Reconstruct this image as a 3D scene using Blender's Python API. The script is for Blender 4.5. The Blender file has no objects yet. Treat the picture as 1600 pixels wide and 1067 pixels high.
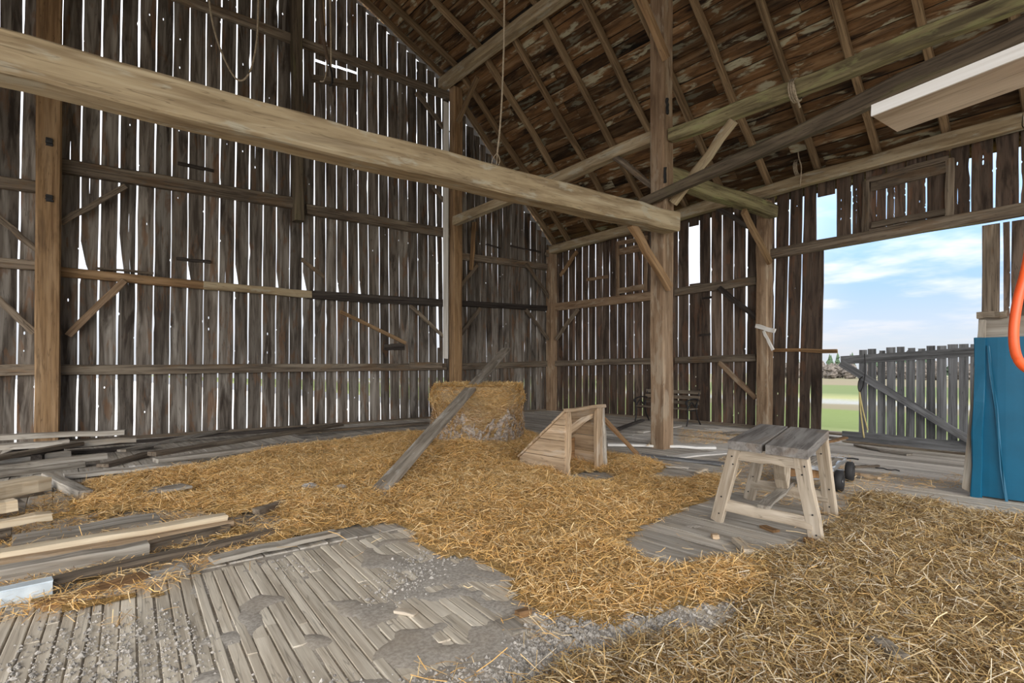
import bpy, math, random
import numpy as np
from mathutils import Vector, Matrix

random.seed(7); np.random.seed(7)
SC = bpy.context.scene
COL = SC.collection

# ------------------------------------------------------------------ camera
FP, CX, CY, EYE = 859.0, 800.0, 574.0, 1.4          # focal length in px, principal column, horizon row, eye height
YAW = math.radians(39.6)
F = Vector((math.sin(YAW), math.cos(YAW), 0)); R = Vector((math.cos(YAW), -math.sin(YAW), 0)); Z = Vector((0, 0, 1))
cd = bpy.data.cameras.new('camera'); cam = bpy.data.objects.new('camera', cd); COL.objects.link(cam)
cd.sensor_width = 36.0; cd.lens = FP / 1600 * 36.0
cd.shift_y = (CY - 533.5) / 1600.0
cd.clip_end = 2000
cam.location = (0, 0, EYE)
cam.rotation_euler = (math.pi / 2, 0, -YAW)
SC.camera = cam
SC.view_settings.view_transform = 'Standard'
SC.view_settings.look = 'None'
SC.view_settings.exposure = 0.0
SC.view_settings.gamma = 1.0
SC.view_settings.use_curve_mapping = False

# ------------------------------------------------------------------ sky
W = bpy.data.worlds.new('sky'); SC.world = W; W.use_nodes = True
wn = W.node_tree; wn.nodes.clear()
def WN(t, **k):
    n = wn.nodes.new(t)
    for a, b in k.items(): setattr(n, a, b)
    return n
def wl(a, b): wn.links.new(a, b)
def wmath(op, a, b=None, clamp=False):
    n = WN('ShaderNodeMath', operation=op, use_clamp=clamp)
    for i, v in enumerate((a, b)):
        if v is None: continue
        if isinstance(v, (int, float)): n.inputs[i].default_value = v
        else: wl(v, n.inputs[i])
    return n.outputs[0]
def wmix(fac, a, b):
    n = WN('ShaderNodeMix', data_type='RGBA')
    for i, v in ((0, fac), (6, a), (7, b)):
        if isinstance(v, (tuple, float, int)): n.inputs[i].default_value = v
        else: wl(v, n.inputs[i])
    return n.outputs[2]
tc = WN('ShaderNodeTexCoord'); sp = WN('ShaderNodeSeparateXYZ'); wl(tc.outputs['Generated'], sp.inputs[0])
zc = wmath('MAXIMUM', sp.outputs[2], 0.0)
den = wmath('ADD', zc, 0.10)
px_ = wmath('DIVIDE', sp.outputs[0], den); py_ = wmath('DIVIDE', sp.outputs[1], den)
cb = WN('ShaderNodeCombineXYZ'); wl(px_, cb.inputs[0]); wl(py_, cb.inputs[1])
nz = WN('ShaderNodeTexNoise'); nz.inputs['Scale'].default_value = 0.9; nz.inputs['Detail'].default_value = 5; nz.inputs['Roughness'].default_value = .55
wl(cb.outputs[0], nz.inputs['Vector'])
mr = WN('ShaderNodeMapRange', interpolation_type='SMOOTHSTEP'); wl(nz.outputs['Fac'], mr.inputs[0])
mr.inputs[1].default_value = .46; mr.inputs[2].default_value = .66
over = WN('ShaderNodeMapRange', interpolation_type='SMOOTHSTEP'); wl(zc, over.inputs[0]); over.inputs[1].default_value = .20; over.inputs[2].default_value = .42
bank = WN('ShaderNodeMapRange', interpolation_type='SMOOTHSTEP'); wl(sp.outputs[1], bank.inputs[0]); bank.inputs[1].default_value = .30; bank.inputs[2].default_value = .48
cloud = wmath('MAXIMUM', wmath('MAXIMUM', mr.outputs[0], over.outputs[0]), bank.outputs[0])     # a cloud bank lies over the gable side
up = WN('ShaderNodeMapRange', interpolation_type='SMOOTHSTEP'); wl(zc, up.inputs[0]); up.inputs[1].default_value = 0.0; up.inputs[2].default_value = .16
blue = wmix(up.outputs[0], (.84, .90, .96, 1), (.36, .58, .90, 1))
skyc = wmix(cloud, blue, (.86, .89, .95, 1))
stg = wmath('ADD', wmath('MULTIPLY', zc, 3.2), 0.85)        # overcast sky: zenith brighter than the horizon
bg = WN('ShaderNodeBackground'); wl(skyc, bg.inputs[0]); wl(stg, bg.inputs[1])
wo = WN('ShaderNodeOutputWorld'); wl(bg.outputs[0], wo.inputs[0])

# veiled sun, behind the camera and to its left, spread wide by thin cloud
sd = bpy.data.lights.new('veiled_sun', 'SUN'); so = bpy.data.objects.new('veiled_sun', sd); COL.objects.link(so)
sd.energy = 7.5; sd.angle = math.radians(75); sd.color = (1.0, .93, .83)
so.location = (-12, -14, 12)
so.rotation_euler = Vector((0.62, 0.72, -0.50)).to_track_quat('-Z', 'Y').to_euler()

# ------------------------------------------------------------------ pixel to place
D1, D2, PXX = 13.2, 12.6, 8.15       # gable wall plane Y, eave wall plane X, purlin post line X
def ray(x, y): return F + R * ((x - CX) / FP) + Z * ((CY - y) / FP)
def DP(x, y, d): return Vector((0, 0, EYE)) + ray(x, y) * d
def WL(x, y, off=0.0): r = ray(x, y); return Vector((0, 0, EYE)) + r * ((D1 - off) / r.y)
def WR(x, y, off=0.0): r = ray(x, y); return Vector((0, 0, EYE)) + r * ((D2 - off) / r.x)
def PX(x, y, X=PXX): r = ray(x, y); return Vector((0, 0, EYE)) + r * (X / r.x)
def PY(x, y, Y): r = ray(x, y); return Vector((0, 0, EYE)) + r * (Y / r.y)
def FL(x, y, z=0.0): r = ray(x, y); return Vector((0, 0, EYE)) + r * ((EYE - z) / -r.z)
def LD(lat, dep, z=0.0): return F * dep + R * lat + Z * z

# ------------------------------------------------------------------ materials
def newmat(name):
    m = bpy.data.materials.new(name); m.use_nodes = True; t = m.node_tree; t.nodes.clear()
    o = t.nodes.new('ShaderNodeOutputMaterial'); b = t.nodes.new('ShaderNodeBsdfPrincipled'); t.links.new(b.outputs[0], o.inputs[0])
    return m, t, b
def c4(c): return (c[0], c[1], c[2], 1)
def mixn(t, fac, a, b, mode='MIX'):
    n = t.nodes.new('ShaderNodeMix'); n.data_type = 'RGBA'; n.blend_type = mode
    for i, v in ((0, fac), (6, a), (7, b)):
        if isinstance(v, (int, float)): n.inputs[i].default_value = v
        elif isinstance(v, tuple): n.inputs[i].default_value = c4(v)
        else: t.links.new(v, n.inputs[i])
    return n.outputs[2]
def mapr(t, v, a, b, c=0., d=1., smooth=True):
    n = t.nodes.new('ShaderNodeMapRange'); n.interpolation_type = 'SMOOTHSTEP' if smooth else 'LINEAR'
    t.links.new(v, n.inputs[0]); n.inputs[1].default_value = a; n.inputs[2].default_value = b; n.inputs[3].default_value = c; n.inputs[4].default_value = d
    return n.outputs[0]
def noise(t, vec, scale, detail=3, rough=.55, dist=0.):
    n = t.nodes.new('ShaderNodeTexNoise'); t.links.new(vec, n.inputs['Vector'])
    n.inputs['Scale'].default_value = scale; n.inputs['Detail'].default_value = detail; n.inputs['Roughness'].default_value = rough; n.inputs['Distortion'].default_value = dist
    return n.outputs['Fac']
def scaled(t, vec, s):
    n = t.nodes.new('ShaderNodeMapping'); t.links.new(vec, n.inputs[0]); n.inputs['Scale'].default_value = s
    return n.outputs[0]
def objvec(t):
    tcn = t.nodes.new('ShaderNodeTexCoord'); oi = t.nodes.new('ShaderNodeObjectInfo')
    m = t.nodes.new('ShaderNodeMath'); m.operation = 'MULTIPLY'; m.inputs[1].default_value = 71.0; t.links.new(oi.outputs['Random'], m.inputs[0])
    a = t.nodes.new('ShaderNodeVectorMath'); a.operation = 'ADD'; t.links.new(tcn.outputs['Object'], a.inputs[0]); t.links.new(m.outputs[0], a.inputs[1])
    return a.outputs[0], oi.outputs['Random']
def wood(name, light, mid, dark, stain=None, stain_amt=.5, patch=None, patch_amt=.4, grain=30., rough=.85, var=.35, bump=.35, checks=True):
    """sawn or hewn timber, grain along the local x axis"""
    m, t, b = newmat(name)
    v, rnd = objvec(t)
    g1 = noise(t, scaled(t, v, (1.1, grain, grain)), 1.0, 4, .6, .3)
    g2 = noise(t, scaled(t, v, (.5, 7, 7)), 1.0, 3, .6, .6)
    col = mixn(t, mapr(t, g1, .32, .62), dark, mid)
    col = mixn(t, mapr(t, g2, .45, .72), col, light)
    if stain:
        s = noise(t, scaled(t, v, (.8, 5, 5)), 1.0, 4, .62, .8)
        s2 = noise(t, v, .9, 2)
        f = t.nodes.new('ShaderNodeMath'); f.operation = 'MULTIPLY'
        t.links.new(mapr(t, s, .5, .66), f.inputs[0]); t.links.new(mapr(t, s2, .35, .65, .15, stain_amt), f.inputs[1])
        col = mixn(t, f.outputs[0], col, stain)
    if patch:
        s = noise(t, scaled(t, v, (1.6, 6, 6)), 1.0, 4, .6, .4)
        col = mixn(t, mapr(t, s, .54, .64, 0, patch_amt), col, patch)
    if checks:                                   # drying checks, dark thin lines along the grain
        ck = noise(t, scaled(t, v, (.7, 18, 18)), 1.0, 2, .5, .2)
        a = t.nodes.new('ShaderNodeMath'); a.operation = 'SUBTRACT'; t.links.new(ck, a.inputs[0]); a.inputs[1].default_value = .5
        ab = t.nodes.new('ShaderNodeMath'); ab.operation = 'ABSOLUTE'; t.links.new(a.outputs[0], ab.inputs[0])
        col = mixn(t, mapr(t, ab.outputs[0], .003, .012, .45, 0.), col, tuple(x * .35 for x in dark))
    br = mapr(t, rnd, 0, 1, 1 - var, 1 + var, False)
    cm = t.nodes.new('ShaderNodeCombineColor')
    for i in range(3): t.links.new(br, cm.inputs[i])
    col = mixn(t, 1.0, col, cm.outputs[0], 'MULTIPLY')
    t.links.new(col, b.inputs['Base Color'])
    b.inputs['Roughness'].default_value = rough; b.inputs['Specular IOR Level'].default_value = .25
    bp = t.nodes.new('ShaderNodeBump'); bp.inputs['Strength'].default_value = bump; bp.inputs['Distance'].default_value = .012
    t.links.new(g1, bp.inputs['Height']); t.links.new(bp.outputs[0], b.inputs['Normal'])
    return m
def plain(name, col, rough=.6, metal=0., var=.12, scale=8.):
    m, t, b = newmat(name); v, rnd = objvec(t)
    n = noise(t, v, scale, 4, .6)
    c = mixn(t, mapr(t, n, .3, .7), tuple(x * (1 - var) for x in col), tuple(min(1, x * (1 + var)) for x in col))
    t.links.new(c, b.inputs['Base Color']); b.inputs['Roughness'].default_value = rough; b.inputs['Metallic'].default_value = metal
    return m

M = {}
M['wall'] = wood('weathered_siding', (.30, .275, .245), (.165, .142, .12), (.066, .053, .043), (.035, .026, .021), .95, (.17, .09, .045), .55, grain=13, var=.3)
M['wallr'] = wood('weathered_siding_brown', (.215, .165, .13), (.135, .098, .075), (.055, .04, .032), (.035, .025, .02), .9, (.19, .10, .06), .55, grain=13, var=.3)
M['girt'] = wood('grey_brown_girt', (.30, .25, .19), (.20, .16, .12), (.085, .066, .05), (.06, .045, .035), .6, (.20, .12, .06), .4, var=.22)
M['darkgirt'] = wood('dark_girt', (.10, .085, .075), (.06, .05, .044), (.025, .02, .018), var=.15)
M['hewn'] = wood('hewn_tan_beam', (.50, .42, .29), (.41, .325, .205), (.25, .185, .11), (.17, .125, .08), .6, (.46, .44, .36), .6, grain=12, var=.08, bump=.5)
M['hewn_green'] = wood('hewn_greenish_beam', (.40, .36, .20), (.28, .24, .13), (.13, .105, .06), (.08, .065, .045), .7, (.36, .37, .17), .5, grain=16, var=.1, bump=.5)  # hewn timber with a greenish tint
M['post'] = wood('orange_brown_post', (.40, .27, .155), (.31, .195, .10), (.17, .10, .052), (.10, .065, .04), .6, var=.12)
M['postgrey'] = wood('grey_brown_post', (.42, .31, .21), (.32, .22, .14), (.18, .115, .07), (.12, .075, .045), .6, (.46, .385, .29), .5, grain=14, var=.12)
M['rafter'] = wood('rafter_pole', (.34, .245, .145), (.25, .17, .095), (.12, .08, .045), var=.2)
M['darkbeam'] = wood('dark_pole', (.175, .14, .10), (.115, .09, .065), (.05, .04, .03), (.14, .14, .06), .4, var=.1)
M['roof'] = wood('roof_sheathing', (.27, .17, .09), (.16, .085, .036), (.06, .033, .017), (.014, .010, .008), 1.0, (.33, .31, .22), .95, grain=6, var=.6)
M['skin'] = plain('roofing_underside', (.035, .028, .022), .9)
M['floor'] = wood('floor_plank', (.60, .565, .51), (.49, .455, .405), (.30, .27, .23), (.28, .235, .185), .5, (.44, .38, .30), .5, grain=16, var=.18)
M['floorpale'] = wood('door_lit_floor_plank', (.84, .80, .74), (.72, .68, .62), (.48, .44, .39), (.42, .37, .31), .5, grain=16, var=.12)  # pale worn planks by the doorway, with its daylight put into the colour
M['strip'] = wood('floor_strip', (.80, .735, .62), (.68, .615, .51), (.45, .39, .31), (.42, .36, .29), .5, (.54, .47, .375), .5, grain=24, var=.13)
M['grey'] = wood('grey_plank', (.50, .465, .415), (.36, .33, .285), (.18, .155, .125), (.15, .12, .09), .6, (.30, .24, .175), .4, grain=18, var=.22)
M['lean'] = wood('paint_specked_plank', (.44, .39, .325), (.34, .295, .24), (.19, .16, .125), (.15, .12, .09), .5, (.62, .60, .56), .35, grain=16, var=.05)
M['bench'] = wood('pale_bench_wood', (.66, .585, .485), (.53, .455, .36), (.33, .265, .195), (.25, .19, .135), .55, (.42, .34, .25), .4, grain=14, var=.08)
M['benchtop'] = wood('grey_bench_top', (.36, .345, .325), (.27, .255, .24), (.15, .135, .125), (.11, .09, .075), .6, (.24, .18, .13), .4, grain=16, var=.06)
M['ply'] = wood('tan_box_board', (.58, .44, .30), (.47, .345, .225), (.30, .21, .13), (.15, .10, .06), .6, (.55, .48, .40), .5, var=.12)
M['brown'] = wood('brown_board', (.38, .23, .115), (.28, .16, .075), (.14, .08, .04), var=.15)
M['fresh'] = wood('fresh_lumber', (.76, .66, .50), (.66, .555, .40), (.48, .37, .245), (.50, .34, .18), .35, var=.1, checks=False)
M['white'] = wood('white_painted_board', (.84, .83, .81), (.78, .76, .73), (.60, .57, .52), var=.04, bump=.1, checks=False)
M['gate'] = wood('blue_grey_gate_board', (.30, .31, .325), (.205, .21, .22), (.095, .097, .10), (.075, .072, .07), .6, var=.18)
M['blue'] = plain('blue_sheet_metal', (.002, .105, .20), .42, 0., .08, 3)
M['orange'] = plain('orange_hose_rubber', (.85, .115, .025), .4)
M['black'] = plain('black_rubber', (.018, .018, .02), .7)
M['iron'] = plain('black_iron', (.03, .03, .032), .5, .5)
M['steel'] = plain('galvanised_steel', (.55, .56, .57), .4, .8)
M['flash'] = plain('pale_blue_flashing', (.60, .68, .74), .45)
M['rope'] = plain('hemp_rope', (.40, .33, .24), .95, 0., .3, 40)
M['strap'] = plain('yellow_strap', (.62, .52, .24), .9)
M['stone'] = plain('grey_stone', (.37, .345, .315), .95, 0., .5, 30)
M['wrap'] = plain('grey_net_wrap', (.33, .28, .235), .7, 0., .5, 25)
M['leather'] = plain('dark_harness', (.11, .075, .05), .7)
M['yard'] = plain('pale_gravel_yard', (.72, .71, .69), 1., 0., .08, 1)
M['lane'] = plain('brown_gravel_lane', (.36, .32, .27), 1., 0., .15, 1)

def straw_mat(name, vcol=True, cols=None):
    m, t, b = newmat(name)
    if vcol:
        a = t.nodes.new('ShaderNodeAttribute'); a.attribute_name = 'tint'; t.links.new(a.outputs['Color'], b.inputs['Base Color'])
    else:
        tcn = t.nodes.new('ShaderNodeTexCoord')
        n = noise(t, tcn.outputs['Object'], 28, 5, .7); n2 = noise(t, tcn.outputs['Object'], 1.3, 3)
        c = mixn(t, mapr(t, n, .3, .7), cols[0], cols[1]); c = mixn(t, mapr(t, n2, .4, .65, 0, .6), c, cols[2])
        t.links.new(c, b.inputs['Base Color'])
        bp = t.nodes.new('ShaderNodeBump'); bp.inputs['Strength'].default_value = 1.; bp.inputs['Distance'].default_value = .03
        t.links.new(n, bp.inputs['Height']); t.links.new(bp.outputs[0], b.inputs['Normal'])
    b.inputs['Roughness'].default_value = .75; b.inputs['Specular IOR Level'].default_value = .2
    return m
M['straw'] = straw_mat('straw_stalk')
M['chaff'] = straw_mat('straw_chaff', False, ((.19, .115, .045), (.56, .38, .15), (.34, .235, .11)))  # dark tone puts the shade between stalks into the bed colour
M['bale'] = straw_mat('bale_straw', False, ((.26, .165, .07), (.58, .40, .19), (.42, .33, .22)))
# packed dirt under and between the boards
m, t, b = newmat('packed_dirt'); tcn = t.nodes.new('ShaderNodeTexCoord')
n = noise(t, tcn.outputs['Object'], 45, 5, .7); n2 = noise(t, tcn.outputs['Object'], 1.2, 4)
c = mixn(t, mapr(t, n, .3, .7), (.27, .245, .215), (.52, .48, .425)); c = mixn(t, mapr(t, n2, .4, .7, 0, .5), c, (.34, .275, .20))
t.links.new(c, b.inputs['Base Color']); b.inputs['Roughness'].default_value = 1.
M['dirt'] = m
# fields: bands that follow the lie of the land, by distance from the barn
m, t, b = newmat('field_grass'); tcn = t.nodes.new('ShaderNodeTexCoord'); s_ = t.nodes.new('ShaderNodeSeparateXYZ'); t.links.new(tcn.outputs['Object'], s_.inputs[0])
nb = noise(t, tcn.outputs['Object'], .25, 4); nf = noise(t, tcn.outputs['Object'], 3., 4)
ad = t.nodes.new('ShaderNodeMath'); ad.operation = 'MULTIPLY_ADD'; t.links.new(nb, ad.inputs[0]); ad.inputs[1].default_value = 6.; t.links.new(s_.outputs[0], ad.inputs[2])
dv = t.nodes.new('ShaderNodeMath'); dv.operation = 'DIVIDE'; t.links.new(ad.outputs[0], dv.inputs[0]); dv.inputs[1].default_value = 260.
rp = t.nodes.new('ShaderNodeValToRGB'); t.links.new(dv.outputs[0], rp.inputs[0]); e = rp.color_ramp; e.interpolation = 'LINEAR'
stops = [(0, (.17, .19, .07)), (.075, (.16, .18, .06)), (.085, (.068, .098, .008)), (.185, (.072, .105, .007)), (.195, (.11, .083, .05)), (.225, (.12, .092, .058)), (.235, (.21, .21, .215)), (.248, (.21, .21, .21)),
         (.27, (.20, .20, .08)), (.32, (.062, .09, .016)), (.45, (.065, .092, .016)), (.47, (.135, .098, .064)), (.62, (.125, .095, .06)), (1., (.2, .2, .12))]
e.elements[0].position = 0; e.elements[0].color = c4(stops[0][1]); e.elements[1].position = 1; e.elements[1].color = c4(stops[-1][1])
for p, cc in stops[1:-1]: el = e.elements.new(p); el.color = c4(cc)
cc = mixn(t, mapr(t, nf, .3, .7, 0, .35), rp.outputs[0], (.10, .13, .03)); t.links.new(cc, b.inputs['Base Color']); b.inputs['Roughness'].default_value = 1.
M['field'] = m
M['scrub'] = plain('bare_scrub', (.105, .09, .078), 1., 0., .4, 2)
M['conifer'] = plain('conifer_green', (.045, .075, .04), 1., 0., .4, 2)

# ------------------------------------------------------------------ builders
PW = {}
def link(o, parent=None, Mx=None):
    COL.objects.link(o); Mx = Mx or Matrix.Identity(4); PW[o.name] = Mx
    if parent is not None:
        o.parent = parent; o.matrix_basis = PW[parent.name].inverted() @ Mx
    else: o.matrix_basis = Mx
    return o
def obj(name, verts, faces, mat, parent=None, Mx=None, smooth=False):
    me = bpy.data.meshes.new(name); me.from_pydata([tuple(v) for v in verts], [], faces); me.materials.append(M[mat]); me.update()
    if smooth:
        for p in me.polygons: p.use_smooth = True
    return link(bpy.data.objects.new(name, me), parent, Mx)
def tag(o, label, cat, group=None):
    o['label'] = label; o['category'] = cat
    if group: o['group'] = group
    return o
def thing(name, loc, label, cat, group=None, rz=0.):
    o = bpy.data.objects.new(name, None); o.empty_display_size = .1
    link(o, None, Matrix.Translation(loc) @ Matrix.Rotation(rz, 4, 'Z')); return tag(o, label, cat, group)
def frame(p0, p1, up=(0, 0, 1)):
    p0 = Vector(p0); x = (Vector(p1) - p0); L = x.length; x.normalize(); up = Vector(up)
    if abs(x.dot(up)) > .98 * up.length: up = Vector((0, 1, 0)) if abs(x.y) < .9 else Vector((1, 0, 0))
    z = (up - x * up.dot(x)).normalized(); y = z.cross(x)
    Mx = Matrix((x, y, z)).transposed().to_4x4(); Mx.translation = p0
    return Mx, L
def beam_geo(L, w, h, n=5, rough=.006, ch=.12, w2=None, h2=None, sag=0.):
    w2 = w2 or w; h2 = h2 or h; V = []; Fc = []
    for i in range(n + 1):
        s = i / n; a = w + (w2 - w) * s; b = h + (h2 - h) * s; c = ch * min(a, b)
        oy = random.gauss(0, rough); oz = random.gauss(0, rough) - sag * 4 * s * (1 - s)
        if i in (0, n): oy = oz = 0
        for (y, z) in ((-a/2 + c, -b/2), (a/2 - c, -b/2), (a/2, -b/2 + c), (a/2, b/2 - c), (a/2 - c, b/2), (-a/2 + c, b/2), (-a/2, b/2 - c), (-a/2, -b/2 + c)):
            V.append((L * s + (random.gauss(0, rough) if i in (0, n) else 0), y + oy + random.gauss(0, rough * .5), z + oz + random.gauss(0, rough * .5)))
    for i in range(n):
        o = i * 8
        for k in range(8): Fc.append((o + k, o + (k + 1) % 8, o + 8 + (k + 1) % 8, o + 8 + k))
    Fc.append(tuple(range(7, -1, -1))); Fc.append(tuple(range(n * 8, n * 8 + 8)))
    return V, Fc
def beam(name, p0, p1, w, h, mat, parent=None, up=(0, 0, 1), **k):
    Mx, L = frame(p0, p1, up); V, Fc = beam_geo(L, w, h, **k)
    return obj(name, V, Fc, mat, parent, Mx)
def tube_geo(pts, r, seg=8):
    pts = [Vector(p) for p in pts]; V = []; Fc = []
    for i, p in enumerate(pts):
        d = (pts[min(i + 1, len(pts) - 1)] - pts[max(i - 1, 0)]).normalized()
        u = d.cross(Vector((0, 0, 1)) if abs(d.z) < .9 else Vector((1, 0, 0))).normalized(); v = d.cross(u)
        rr = r[i] if isinstance(r, (list, tuple)) else r
        for k in range(seg):
            a = 2 * math.pi * k / seg; V.append(p + (u * math.cos(a) + v * math.sin(a)) * rr)
    for i in range(len(pts) - 1):
        o = i * seg
        for k in range(seg): Fc.append((o + k, o + (k + 1) % seg, o + seg + (k + 1) % seg, o + seg + k))
    Fc.append(tuple(range(seg - 1, -1, -1))); Fc.append(tuple(range((len(pts) - 1) * seg, len(pts) * seg)))
    return V, Fc
def spline(pts, n=6):
    pts = [Vector(p) for p in pts]; out = []
    P = [pts[0] * 2 - pts[1]] + pts + [pts[-1] * 2 - pts[-2]]
    for i in range(1, len(P) - 2):
        a, b, c, d = P[i - 1:i + 3]
        for k in range(n):
            s = k / n; out.append(.5 * ((2 * b) + (c - a) * s + (2 * a - 5 * b + 4 * c - d) * s * s + (3 * b - a - 3 * c + d) * s ** 3))
    return out + [pts[-1]]
def tube(name, pts, r, mat, parent=None, seg=8, n=6, Mx=None):
    V, Fc = tube_geo(spline(pts, n), r, seg)
    base = PW[parent.name] if parent is not None else Matrix.Translation(V[0]); inv = base.inverted()
    return obj(name, [inv @ v for v in V], Fc, mat, parent, base, True)
def poly_slab(name, pts, nrm, th, mat, parent=None):
    """a flat board outline (world points) given a thickness along nrm; grain along the first edge"""
    pts = [Vector(p) for p in pts]; Mx, L = frame(pts[0], pts[1], nrm); inv = Mx.inverted(); q = [inv @ p for p in pts]; k = len(q)
    V = [(p.x, p.y, p.z) for p in q] + [(p.x, p.y, p.z + th) for p in q]
    Fc = [tuple(range(k - 1, -1, -1)), tuple(range(k, 2 * k))] + [(i, (i + 1) % k, k + (i + 1) % k, k + i) for i in range(k)]
    return obj(name, V, Fc, mat, parent, Mx)

# ------------------------------------------------------------------ land outside
def roofz(X):
    a = abs(X - 3.0)
    return 12.05 - a * .47 if a < 5.3 else 9.56 - (a - 5.3) * (9.56 - 5.45) / 4.3
def terrain(name, xs, ys, zf, mat):
    V = [(x, y, zf(x, y)) for y in ys for x in xs]; n = len(xs)
    Fc = [(j * n + i, j * n + i + 1, (j + 1) * n + i + 1, (j + 1) * n + i) for j in range(len(ys) - 1) for i in range(n - 1)]
    o = obj(name, V, Fc, mat, None, None, True); o['kind'] = 'structure'; return o
terrain('ground_field', [12.9, 14, 16, 19, 23, 30, 40, 55, 90, 160, 330], list(range(-160, 11, 10)) + [13.6, 20, 40, 80, 160],
        lambda x, y: -.12 - 1.9 * min(1, max(0, (x - 13) / 34)) ** .9, 'field')
terrain('ground_yard', [-160, -60, -20, -8, 0, 12.9], [13.6, 16, 22, 40, 90, 250], lambda x, y: -.3 - .01 * (y - 13.6), 'yard')
terrain('ground_lane', [-60, -20, -6.8, 12.9], [-60, -20, -4.6, 13.6], lambda x, y: -.35, 'lane')
def tree(name, base, h, r, mat, label, cat, group):
    V = []; Fc = []
    tr = thing(name, base, label, cat, group)
    if mat == 'conifer':
        for k in range(5):
            z0 = h * (.12 + .17 * k); rr = r * (1 - .18 * k); o = len(V); V.append((0, 0, z0 + h * .3))
            for j in range(9):
                a = j / 9 * 6.283; q = rr * random.uniform(.7, 1.1); V.append((q * math.cos(a), q * math.sin(a), z0 + random.uniform(-.05, .05) * h))
            for j in range(9): Fc.append((o, o + 1 + j, o + 1 + (j + 1) % 9))
            Fc.append(tuple(o + 1 + j for j in range(8, -1, -1)))
        obj('crown', V, Fc, mat, tr, PW[tr.name])
    else:
        n1, n2 = 9, 11; ph_ = random.random() * 6                     # lumpy bare crown, wider at mid height
        for a_ in range(n1 + 1):
            f_ = a_ / n1; rr = r * (math.sin(math.pi * (.12 + .86 * f_)) ** .7) * (1 - .25 * f_)
            for b_ in range(n2): q = rr * random.uniform(.6, 1.25); V.append((q * math.cos(6.283 * b_ / n2), q * math.sin(6.283 * b_ / n2), h * (.04 + .96 * f_) + random.uniform(-.08, .08) * h))
        for a_ in range(n1):
            for b_ in range(n2): Fc.append((a_ * n2 + b_, a_ * n2 + (b_ + 1) % n2, (a_ + 1) * n2 + (b_ + 1) % n2, (a_ + 1) * n2 + b_))
        Fc.append(tuple(n1 * n2 + b_ for b_ in range(n2)))
        obj('crown', V, Fc, mat, tr, PW[tr.name])
    V, Fc = tube_geo([(0, 0, -.2), (0, 0, h * .8)], [.18, .05], 6); obj('trunk', V, Fc, 'scrub', tr, PW[tr.name])
for k in range(52):
    tree('scrub_tree', (190 + random.uniform(-9, 9), 26 + k * 1.2 + random.uniform(-.5, .5), -2.02), random.uniform(4.2, 5.4), 1.9, 'scrub', 'bare grey scrub tree in the far row across the field', 'tree', 'scrub trees across the field')
for k in range(26):
    tree('conifer', (236 + random.uniform(-6, 6), 32 + k * 2.7 + random.uniform(-.6, .6), -2.02), random.uniform(7.4, 8.6), 2.6, 'conifer', 'dark green conifer standing behind the far scrub row', 'tree', 'conifers on the horizon')

# ------------------------------------------------------------------ floor
fl = obj('floor', [(-6.8, -4.6, -.012), (12.75, -4.6, -.012), (12.75, 13.35, -.012), (-6.8, 13.35, -.012), (-6.8, -4.6, -.3), (12.75, -4.6, -.3), (12.75, 13.35, -.3), (-6.8, 13.35, -.3)],
         [(0, 1, 2, 3), (7, 6, 5, 4), (0, 4, 5, 1), (1, 5, 6, 2), (2, 6, 7, 3), (3, 7, 4, 0)], 'dirt'); fl['kind'] = 'structure'
# wide planks
def fplank(x0, y0, x1, y1, w, mat, zt):
    beam('floor_plank', (x0, y0, zt - .02), (x1, y1, zt - .02), w, .04, mat, fl, n=1, rough=.002, ch=.06)
x = -3.0
while x < 12.45:
    w = random.uniform(.20, .27)
    if x + w > 12.45: break
    y0 = 4.32 if x < 3.3 else -.4
    cuts = [y0, random.uniform(6.5, 9.5), 13.05]
    for a, b_ in zip(cuts, cuts[1:]):
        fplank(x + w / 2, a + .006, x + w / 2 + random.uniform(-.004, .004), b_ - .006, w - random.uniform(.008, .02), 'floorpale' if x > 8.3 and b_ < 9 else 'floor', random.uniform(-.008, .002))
    x += w
# narrow strips in the near bay, with ends that step along the joint to the planks
x = -1.6; sk = math.tan(math.radians(4.9))
while x < 3.25:
    w = random.choice((.055, .06, .065, .075, .085)) * 1.05
    y = random.uniform(.3, 1.0); yend = 4.26 + random.uniform(-.06, .03)
    while y < yend - .15:
        L = random.uniform(1.2, 3.6); ye = min(yend, y + L)
        if yend - ye < .3: ye = yend
        xa = x + w / 2 + (y - 4.2) * sk; xb = x + w / 2 + (ye - 4.2) * sk
        beam('floor_strip', (xa, y + .004, -.02), (xb, ye - .004, -.02), w - random.uniform(.006, .014), random.uniform(.032, .046), 'strip', fl, n=2, rough=.0015, ch=.08)
        y = ye
    x += w

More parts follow.
